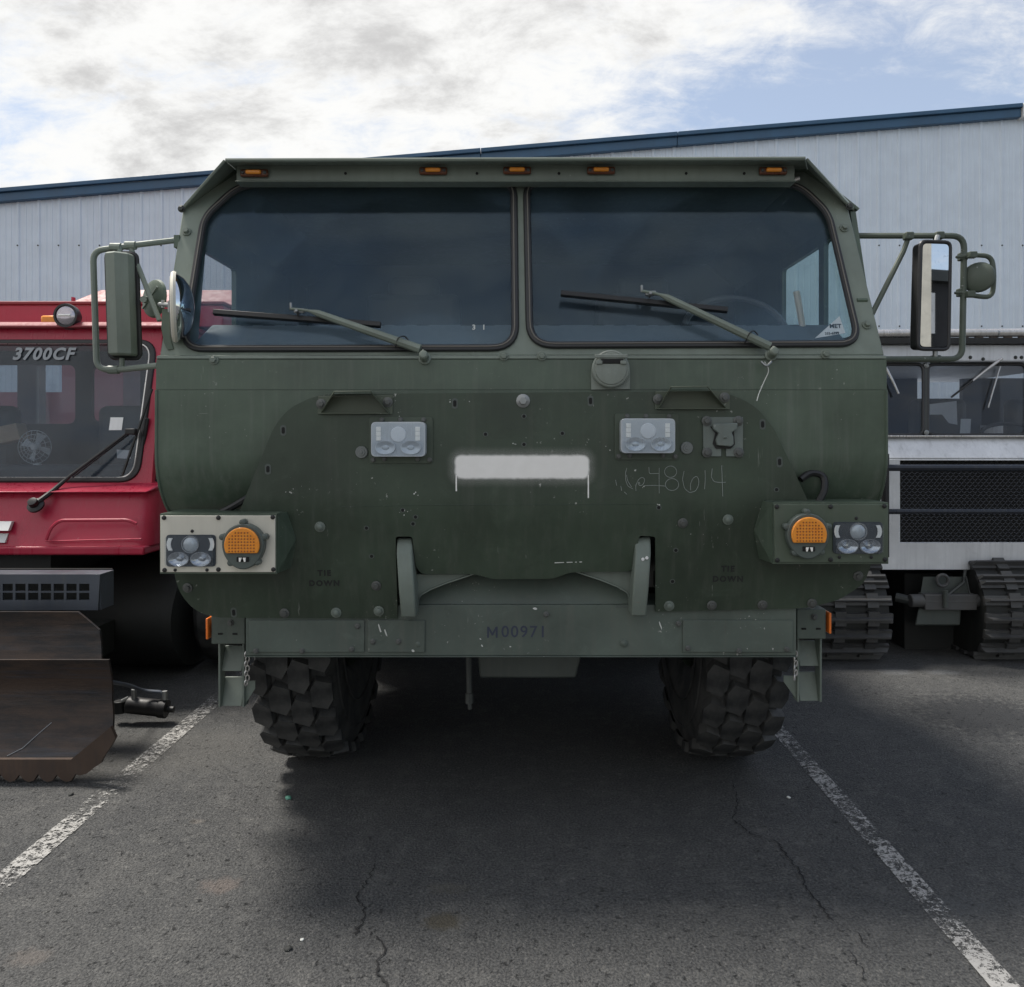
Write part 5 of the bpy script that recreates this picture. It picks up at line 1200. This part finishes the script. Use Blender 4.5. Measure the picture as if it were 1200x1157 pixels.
    # plough blade, upper and lower plates
    def curved(name, px, d_top, d_mid, mat, bow, th=0.014, cuts=8):
        zt_, zb_ = max(P(0, y, d_top).z for x, y in px), min(P(0, y, d_mid).z for x, y in px)
        def dd(z): t = (zt_ - z) / (zt_ - zb_); return d_top + (d_mid - d_top) * t + bow * math.sin(math.pi * max(0, min(1, t)))
        def q2(x, y):
            d = d_top
            for _ in range(6): p = P(x, y, d); d = dd(p.z)
            return Vector((p.x, p.z, 0))
        lp = [q2(*p) for p in px]
        cts = [(Vector((0, zb_ + (zt_ - zb_) * i / cuts, 0)), Vector((0, 1, 0))) for i in range(1, cuts)]
        return plate(name, [lp], th, lambda u, v, w: Vector((u, dd(v) + w, v)), mat, SV, cuts=cts, smooth=25), q2, dd
    up, _, _ = curved('blade_top_plate', [(-360, 716), (92, 717), (117, 738), (120, 774), (-360, 774)], 3.50, 3.46, 'rust', 0.02)
    lw, q2, dd = curved('plough_blade', [(-400, 773), (128, 773), (132, 820), (133, 858), (87, 892), (-400, 892)], 3.40, 3.30, 'rust', 0.07)
    lw['label'] = 'long rusty blade with toothed cutting edge'
    edge = [(-400, 889), (85, 889), (131, 851), (136.5, 864), (131, 874), (124, 884), (119, 894), (111, 899), (104, 905), (95, 908)]
    x = 90; k = 0
    while x > -400: edge += [(x, 907 + (0 if k % 2 else -1)), (x - 5, 914), (x - 11, 916), (x - 16, 913)]; x -= 22; k += 1
    zt_ = P(0, 851, 3.30).z
    d_e = lambda v: 3.285 + (P(0, 889, 3.3).z - v) * 0.12
    def qe(x, y):
        d = 3.29
        for _ in range(5): p = P(x, y, d); d = d_e(p.z)
        return Vector((p.x, max(p.z, 0.006), 0))
    plate('cutting_edge', [[qe(*p) for p in edge]], 0.02, lambda u, v, w: Vector((u, d_e(v) + w, v)), 'rust_edge', lw)
    b = B(); b.tube([Vector((q2(x, y).x, dd(q2(x, y).y) - .009, q2(x, y).y)) for x, y in ((10, 885), (28, 876), (48, 858), (62, 846))], 0.002, 5); b.build('blade_scratch', 'grey_print', lw)
    for xa in (-3.6, -2.6): B().span((xa, 3.5, 0.2), (xa + .25, 4.6, 0.38)).build('push_arm', 'dark', SV)
    # hydraulic ram with hose hanging off the blade end
    c0, c1 = P(150, 826, 3.98), P(196, 831, 3.98)
    c0.z = max(c0.z, 0.06); c1.z = max(c1.z, 0.05)
    b = B(); b.tube([c0, c0.lerp(c1, .82)], 0.042, 14); b.tube([c0.lerp(c1, .8), c1], 0.046, 14); b.tube([c1, c1 + Vector((.035, 0, -.002))], 0.016, 10); b.lathe([(0.03, -.03), (0.03, .03)], frame_mat(c0 + Vector((-.04, 0, -.01)), (1, 0, 0), (0, 1, 0)), 14); hr = b.build('hydraulic_ram', 'black', SV, bevel=0.003)
    b = B(); b.tube(fillet([P(118, 797, 3.6), P(150, 803, 3.8), P(168, 810, 3.97), P(190, 811, 3.98), P(193, 820, 3.98)], 0.05), 0.009, 8); b.build('ram_hose', 'box_steel', hr)
    b = B(); b.tube([P(157, 820, 3.97), P(157, 808, 3.97)], 0.013, 8); b.tube([P(193, 820, 3.97), P(193, 810, 3.97)], 0.013, 8); b.tube([P(143, 822, 3.97), P(151, 818, 3.97)], 0.01, 8); b.build('ram_fitting', 'steel', hr)
    # front idler wheel just behind, seen beside the truck
    b = B(); b.lathe([(0.0, -.1), (0.12, -.1), (0.30, -.12), (0.34, -.08), (0.34, .08), (0.30, .12), (0, .12)], frame_mat((-1.86, 5.1, 0.36), (0, 1, 0), (0, 0, 1)), 28); b.build('road_wheel', 'tyre', SV)
    b = B(); b.tube([(-2.6, 5.1, .36), (-1.86, 5.1, .36)], .05, 8); b.build('wheel_axle', 'dark_steel', SV)
M['pale_print'] = simple('pale_grey_print', (0.34, 0.36, 0.38), 0.5)
M['cat_interior'] = simple('snow_cab_interior', (0.035, 0.04, 0.048), 0.7)
M['mauve'] = simple('dull_red_panel', (0.34, 0.12, 0.16), 0.5)
M['lamp_glass'] = simple('work_lamp_glass', (0.45, 0.42, 0.46), 0.08, 0.8, dirt=0.0)
red_cat()

def cab_items():
    # desk fan on the dashboard of the red vehicle
    c = P(43, 524, 4.80); root = thing('desk_fan', 'small grey caged desk fan behind the red vehicle windscreen', 'fan', (c.x, 4.80, c.z - 0.13))
    b = B(); 
    for rr in (0.10, 0.075, 0.05, 0.025): b.tube([c + Vector((rr * math.cos(t), -0.02 - 0.03 * (1 - (rr / .1) ** 2), rr * math.sin(t))) for t in (2 * math.pi * i / 28 for i in range(28))], 0.0022, 5, True)
    for k in range(18):
        t = 2 * math.pi * k / 18; b.tube([c + Vector((0.1 * s * math.cos(t), -.02 - .03 * (1 - s * s), 0.1 * s * math.sin(t))) for s in (0.15, .6, 1)], 0.0016, 4)
    b.build('fan_cage', 'fan', root)
    b = B()
    for k in range(4):
        t = R(70) + k * math.pi / 2; b.prism([c + Vector((r * math.cos(t + a), y, r * math.sin(t + a))) for r, a, y in ((.02, -.4, 0), (.085, -.3, .01), (.088, .25, -.012), (.02, .5, -.008))], (0, .003, 0))
    b.build('fan_blades', 'fan_blade', root)
    B().lathe([(0.02, 0), (0.02, .03), (0, .035)], facing(c + Vector((0, 0, 0)), FRONT), 16).build('fan_hub', 'white', root)
    b = B(); b.hexa([c + Vector(q) for q in ((-.035, -.02, -.14), (.035, -.02, -.14), (.035, .04, -.14), (-.035, .04, -.14), (-.015, -.005, -.10), (.015, -.005, -.10), (.015, .02, -.10), (-.015, .02, -.10))]); b.build('fan_foot', 'white', root)
    q = [P(-60, 533, 4.95), P(24, 515, 4.78), P(18, 496, 4.78), P(-60, 512, 4.95)]; b = B(); b.prism(q, (0, .10, 0)); o = b.build('wooden_board', 'wood', bevel=0.004)
    tagm(o, 'raw wooden board leaning behind the red vehicle windscreen beside the fan', 'board')
M['fan_blade'] = simple('fan_blade_plastic', (0.55, 0.57, 0.58), 0.35)
cab_items()

# ------------------------------------------------------------------ silver tracked vehicle at right
def grey_cat():
    D = 5.2; root = thing('silver_snow_vehicle', 'silver tracked snow vehicle with black mesh grille right of the green truck', 'snow vehicle', (2.75, 6.2, 0))
    x0, x1 = P(985, 0, D).x, P(1330, 0, D).x
    z = lambda y, d=D: P(0, y, d).z
    # nose panel: frame round the grille
    gl = [Vector((P(1055, 0, D).x, z(636), 0)), Vector((P(1262, 0, D).x, z(636), 0)), Vector((P(1262, 0, D).x, z(540), 0)), Vector((P(1055, 0, D).x, z(540), 0))]
    nose = plate('nose_panel', [[Vector((x0, z(668), 0)), Vector((x1, z(668), 0)), Vector((x1, z(538), 0)), Vector((x0, z(538), 0))], gl], 0.03, lambda u, v, w: Vector((u, D + .015 - w, v)), 'silver', root, bevel=0.004)
    b = B(); b.hexa([(x0, D, z(538) + .001), (x1, D, z(538) + .001), (x1, D + .5, z(538)), (x0, D + .5, z(538)), (x0, D + .09, z(513, D + .09)), (x1, D + .09, z(513, D + .09)), (x1, D + .5, z(513, D + .09)), (x0, D + .5, z(513, D + .09))]); b.build('nose_ledge', 'silver', root, bevel=0.01)
    B().span((x0, D + .06, z(513, D + .09) + .001), (x1, D + .12, z(513, D + .09) + .016)).build('ledge_trim', 'alu', root, bevel=0.004)
    b = B(); b.span((x0 + .01, D + .02, z(667)), (x1 - .01, D + 3.0, z(539))); 
    b2 = B(); b2.span((gl[0].x - .02, D + .045, gl[0].y - .02), (gl[1].x + .02, D + .06, gl[2].y + .02)); b2.build('grille_backing', 'hole', root)
    # expanded mesh: slanted short strands in rows (one joined part)
    b = B(); W, Hh = gl[1].x - gl[0].x, gl[2].y - gl[1].y
    ny = int(Hh / 0.0205); nx = int(W / 0.036)
    for j in range(ny + 1):
        zz = gl[0].y + j * Hh / ny; path = []
        for i in range(nx * 2 + 1):
            X = gl[0].x + i * W / (nx * 2); s = 1 if (i + j) % 2 else -1
            path.append((X, D + .026 + s * .003, zz + s * 0.0068))
        ra = [b.bm.verts.new((p[0], p[1], p[2] - .0030)) for p in path]; rb = [b.bm.verts.new((p[0], p[1] + .004, p[2] + .0030)) for p in path]
        for i in range(len(path) - 1): b._f([ra[i], ra[i + 1], rb[i + 1], rb[i]])
    gm = b.build('grille_mesh', 'grille', nose, smooth=0); gm['kind'] = 'stuff'
    # guard bars
    b = B()
    xg = P(1039, 0, 5.0).x
    post = B().tube([(xg, 5.02, z(532, 5.0)), (xg, 5.02, z(588, 5.0) - .35)], 0.024, 10).build('guard_post', 'black', root)
    for y in (548.5, 600): B().tube([(xg - .01, 5.02, z(y, 5.0)), (x1, 5.02, z(y, 5.0))], 0.0215 if y < 560 else 0.017, 10).build('guard_bar', 'guard_blue', root)
    for X in (xg, x1 - .1): B().tube([(X, 5.02, z(600, 5.0)), (X, 5.25, z(600, 5.0))], .016, 8).build('guard_stay', 'black', root)
    B().tube(fillet([P(1032, 572, 5.1), P(1028, 584, 5.1), P(1032, 592, 5.1), P(1022, 598, 5.1)], .03), .008, 6).build('loose_cable', 'white', root)
    # cab: windscreen band in three panes
    yt, yb = 426, 512; Dw = D + .13; Dt = Dw + .10
    zt_, zb_ = z(424, Dt), z(511.5, Dw)
    def wf(x, y):
        t = (yb - y) / (yb - yt); return P(x, y, Dw + (Dt - Dw) * t)
    b = B(); b.span((x0, Dt - .05, zt_ - .004), (x1, Dt + 1.9, z(405, Dt))); rp = b.build('roof_front', 'silver_white', root, bevel=0.012)
    B().span((x0 - .02, Dt - .10, z(404.5, Dt) - .0), (x1 + .02, Dt + .02, z(398, Dt))).build('roof_gutter', 'black', root)
    r0, r1 = P(1000, 391.5, Dt - .08), P(1330, 389, Dt - .08); B().tube([r0, r1], 0.028, 12).build('roof_rail', 'alu', root)
    for x in (1168, 1080): B().tube([P(x - 1, 391, Dt - .08), P(x + 1, 390.8, Dt - .08)], 0.0295, 12).build('rail_joint', 'steel', root)
    b = B(); b.span((x0, Dt + .2, z(398, Dt)), (x1, Dt + 1.9, z(392, Dt))); b.build('roof_rack', 'alu', root)
    for k in range(5): B().box(P(1130 + k * 17, 396.5, Dt - .08), (.05, .02, .02)).build('rack_bracket', 'rust_edge', root)
    for x, y in ((1137, 419), (1190, 419), (1197, 419), (1152, 421)): link('roof_bolt', bolt_mesh('roof_bolt', .008, .01), 'dark_steel', rp, facing(P(x, y, Dt - .051), FRONT))
    for xa, xb in ((986, 1082), (1087, 1202), (1206, 1320)):
        lo, hi = wf(xa, 510), wf(xb, 510); lt, ht = wf(xa, 427), wf(xb, 427)
        b = B(); n = (hi - lo).cross(lt - lo).normalized(); b.prism([lo, hi, ht, lt], n * -.005); pn_ = b.build('front_pane', 'cat_glass_clear', root, smooth=0)
        b = B(); b.tube(fillet([q + n * .002 for q in (lo, hi, ht, lt)], .05, 4, True), .012, 8, True); b.build('rubber_seal', 'rubber', pn_)
    b = B(); b.tube([wf(1084.5, 511), wf(1084.5, 426)], 0.014, 8); b.build('window_bar', 'dark_steel', root)
    for y in (429, 507): link('bar_bolt', bolt_mesh('bar_bolt', .011, .012), 'steel', root, facing(wf(1084.5, y) + Vector((0, -.014, 0)), FRONT))
    # cab inside
    b = B(); b.span((x0 + .02, 6.9, 1.2), (x1 - .02, 6.95, 1.40)); b.span((x0 + .02, 6.9, 1.40), (P(1075, 0, 6.9).x, 6.95, zt_)); b.span((P(1225, 0, 6.9).x, 6.9, 1.4), (x1 - .02, 6.95, zt_)); b.span((P(1128, 0, 6.9).x, 6.9, 1.4), (P(1172, 0, 6.9).x, 6.95, zt_)); b.build('cab_rear', 'cat_interior', root)
    for s in (x0 + .01, x1 - .03): B().span((s, Dt + .05, zb_ - .1), (s + .02, 6.9, zb_ + .1)).build('cab_side', 'silver', root)
    B().span((x0 + .04, Dw + .06, zb_ - .12), (x1 - .04, Dw + .45, zb_ - .0)).build('dashboard', 'cat_interior', root)
    c = P(1183, 508, 5.75); B().tube([c + Vector((.2 * math.cos(t), .03 * math.sin(t), .07 * math.sin(t))) for t in (2 * math.pi * i / 30 for i in range(30))], .014, 6, True).build('steering_wheel', 'rubber', root)
    for xx in (1098, 1210): B().box(P(xx, 505, 6.2), (.42, .14, .5)).build('cab_seat', 'seat', root, bevel=.05)
    b = B(); b.prism([P(1088, 474, 5.6), P(1121, 470, 5.6), P(1122, 498, 5.6), P(1112, 496, 5.6), P(1104, 486, 5.6), P(1088, 486, 5.6)], (0, .002, 0)); 
    b.build('paper_sheet', 'paper_dim', root)
    B().prism([P(1125, 509, 5.5), P(1137, 509, 5.5), P(1138, 491, 5.5), P(1126, 491, 5.5)], (0, .002, 0)).build('paper_slip', 'paper_dim', root)
    # wipers: one hangs over the glass, one stub near the truck
    for pts in ([(1169, 421), (1150, 435), (1135, 447)], [(1034, 432), (1042, 447), (1049, 462)]):
        B().tube([wf(x, y) + Vector((0, -.05, 0)) for x, y in pts], [.011, .009, .007], 8).build('wiper_arm', 'alu', root)
    B().tube([wf(1136, 446) + Vector((0, -.05, 0)), wf(1112, 466) + Vector((0, -.03, 0))], .007, 6).build('wiper_blade', 'black', root)
    B().tube([wf(1169, 430) + Vector((0, -.03, 0)), wf(1155, 478) + Vector((0, -.03, 0))], .005, 6).build('washer_hose', 'alu', root)
    # body behind
    b.bm = None
    b = B(); b.span((x0 + .01, D + .08, z(667)), (x1 - .01, 8.5, z(545))); b.build('hull', 'silver', root)
    # tracks
    def track(xa, xb):
        b = B(); prof = fillet([Vector((0, y, zz)) for y, zz in ((4.98, .36), (5.08, .03), (8.0, .03), (8.35, .45), (8.0, .66), (5.2, .66))], .22, 6, True)
        b.prism([q + Vector((xa + .015, 0, 0)) for q in prof], (xb - xa - .03, 0, 0)); tk = b.build('track', 'dark', root)
        # cleats along the visible front of the loop
        n = len(prof); segs = []; per = 0
        for i in range(n): segs.append((per, prof[i], prof[(i + 1) % n])); per += (prof[(i + 1) % n] - prof[i]).length
        cm = None; pitch = 0.105; k = 0; W = xb - xa
        cb = B(); cb.span((-W / 2, -.030, 0), (W / 2, .030, .022)); cb.hexa([(-W / 2, -.012, .022), (W / 2, -.012, .022), (W / 2, .012, .022), (-W / 2, .012, .022), (-W / 2 + .02, -.005, .055), (W / 2 - .02, -.005, .055), (W / 2 - .02, .005, .055), (-W / 2 + .02, .005, .055)])
        for sx in (-.3, .05, .33): cb.span((sx * W - .035, -.045, .0), (sx * W + .035, .045, .034))
        cm = cb.mesh('track_cleat', 20)
        while k * pitch < per:
            s = k * pitch; k += 1
            for st, a, c in segs:
                L_ = (c - a).length
                if st <= s < st + L_:
                    p = a.lerp(c, (s - st) / L_); t = (c - a).normalized(); nrm = Vector((0, t.z, -t.y)); 
                    cen = Vector((0, 6.6, .36)); 
                    if nrm.dot(p - cen) < 0: nrm = -nrm
                    if p.z < .3 and p.y > 5.6: break
                    u = Vector((1, 0, 0)); v = nrm.cross(u)
                    link('track_cleat', cm, 'track', tk, frame_mat(p + Vector(((xa + xb) / 2, 0, 0)), u, v)); break
        B().lathe([(0, -.2), (.12, -.2), (.24, -.14), (.24, .14), (.12, .2), (0, .2)], frame_mat(((xa + xb) / 2, 5.4, .40), (0, 1, 0), (0, 0, 1)), 24).build('idler_wheel', 'dark_steel', tk)
    track(P(955, 0, 5.0).x - .25, P(1046, 0, 5.0).x); track(P(1155, 0, 5.0).x, P(1330, 0, 5.0).x)
    # front axle with tow eye
    dc = 5.12
    b = B(); b.tube([P(1066, 704, dc), P(1152, 704, dc)], .042, 12); b.span(P(1084, 697, dc - .04), P(1136, 712, dc + .05)); b.build('front_axle', 'track', root, bevel=.006)
    b = B(); b.hexa([P(1082, 676, dc + .02), P(1130, 676, dc + .02), P(1130, 676, dc + .1), P(1082, 676, dc + .1), P(1078, 700, dc + .02), P(1138, 700, dc + .02), P(1138, 700, dc + .1), P(1078, 700, dc + .1)][:8]); b.build('axle_housing', 'axle_grey', root)
    b = B(); b.hexa([P(1072, 733, dc + .0), P(1125, 733, dc), P(1125, 733, dc + .2), P(1072, 733, dc + .2), P(1076, 713, dc), P(1126, 713, dc), P(1126, 713, dc + .2), P(1076, 713, dc + .2)]); b.build('skid_plate', 'axle_grey', root, bevel=.01)
    c = P(1104.5, 680.5, dc - .02); B().tube([c + Vector((.036 * math.cos(t), 0, .036 * math.sin(t))) for t in (2 * math.pi * i / 24 for i in range(24))], .011, 8, True).build('tow_eye', 'track', root)
    B().tube([P(1108, 692, dc - .05), P(1108, 712, dc - .05)], .016, 8).build('tow_pin', 'axle_grey', root)
    B().tube([P(1110, 698, dc - .02), P(1129, 683, dc), P(1131, 668, dc)], .01, 6).build('brake_hose', 'dark_steel', root)
    B().tube([P(1132, 676, dc - .03), P(1137, 700, dc - .03)], .006, 6).build('brake_hose', 'dark_steel', root)
    b = B(); b.span(P(1060, 672, 5.4), P(1150, 745, 5.9)); b.build('belly_pan', 'dark', root)
    B().tube([P(1050, 700, 5.2), P(1068, 704, 5.15)], .03, 10).build('hub_shaft', 'dark_steel', root)
M['grille'] = simple('black_mesh_steel', (0.035, 0.036, 0.04), 0.4, 0.3)
M['guard_blue'] = simple('dark_blue_black_bar', (0.014, 0.018, 0.028), 0.35)
M['silver_white'] = paint('pale_roof_paint', (0.68, 0.70, 0.74), 0.45, var=0.1, dirt=0.4, dirtcol=(0.3, 0.3, 0.3), chips=0.4, chipcol=(0.2, 0.12, 0.08))[0]
M['cat_glass_clear'] = glass('silver_vehicle_glass', tint=(0.78, 0.80, 0.82), dust=0.03, dustcol=(0.2, 0.22, 0.24))
M['paper_dim'] = simple('paper_sheet_white', (0.6, 0.62, 0.64), 0.7)
grey_cat()

# ------------------------------------------------------------------ made-up blocks behind the camera, added for tones in the right mirror
def behind():
    root = thing('mirror_placeholder_pale', 'made-up pale shed behind the photographer, mirrored in the right mirror glass', 'placeholder', (10.5, -12, 0))
    B().span((6.5, -18, 0), (14.75, -12, 8.4)).build('wall', 'cream', root)
    B().span((6.3, -18.2, 8.401), (14.9, -11.8, 8.7)).build('roof', 'trim_blue', root)
    B().span((8.0, -12.0, 0), (11.0, -11.95, 3.2)).build('door', 'trim_blue', root)
    t = thing('mirror_backdrop_dark', 'made-up dark barn beside the pale shed behind the photographer', 'backdrop', (17.5, -13, 0))
    B().span((14.95, -18, 0), (20, -13, 5.6)).build('wall', 'backdrop', t)
    B().span((14.9, -18.1, 5.601), (20.2, -12.8, 5.9)).build('roof', 'dark_steel', t)
    B().span((15.25, -13, 4.2), (15.75, -12.97, 5.3)).build('white_panel', 'white', t)  # added white panel giving the pale spot in the mirror
M['backdrop'] = simple('dark_backdrop_tone', (0.018, 0.018, 0.02), 0.7)
behind()
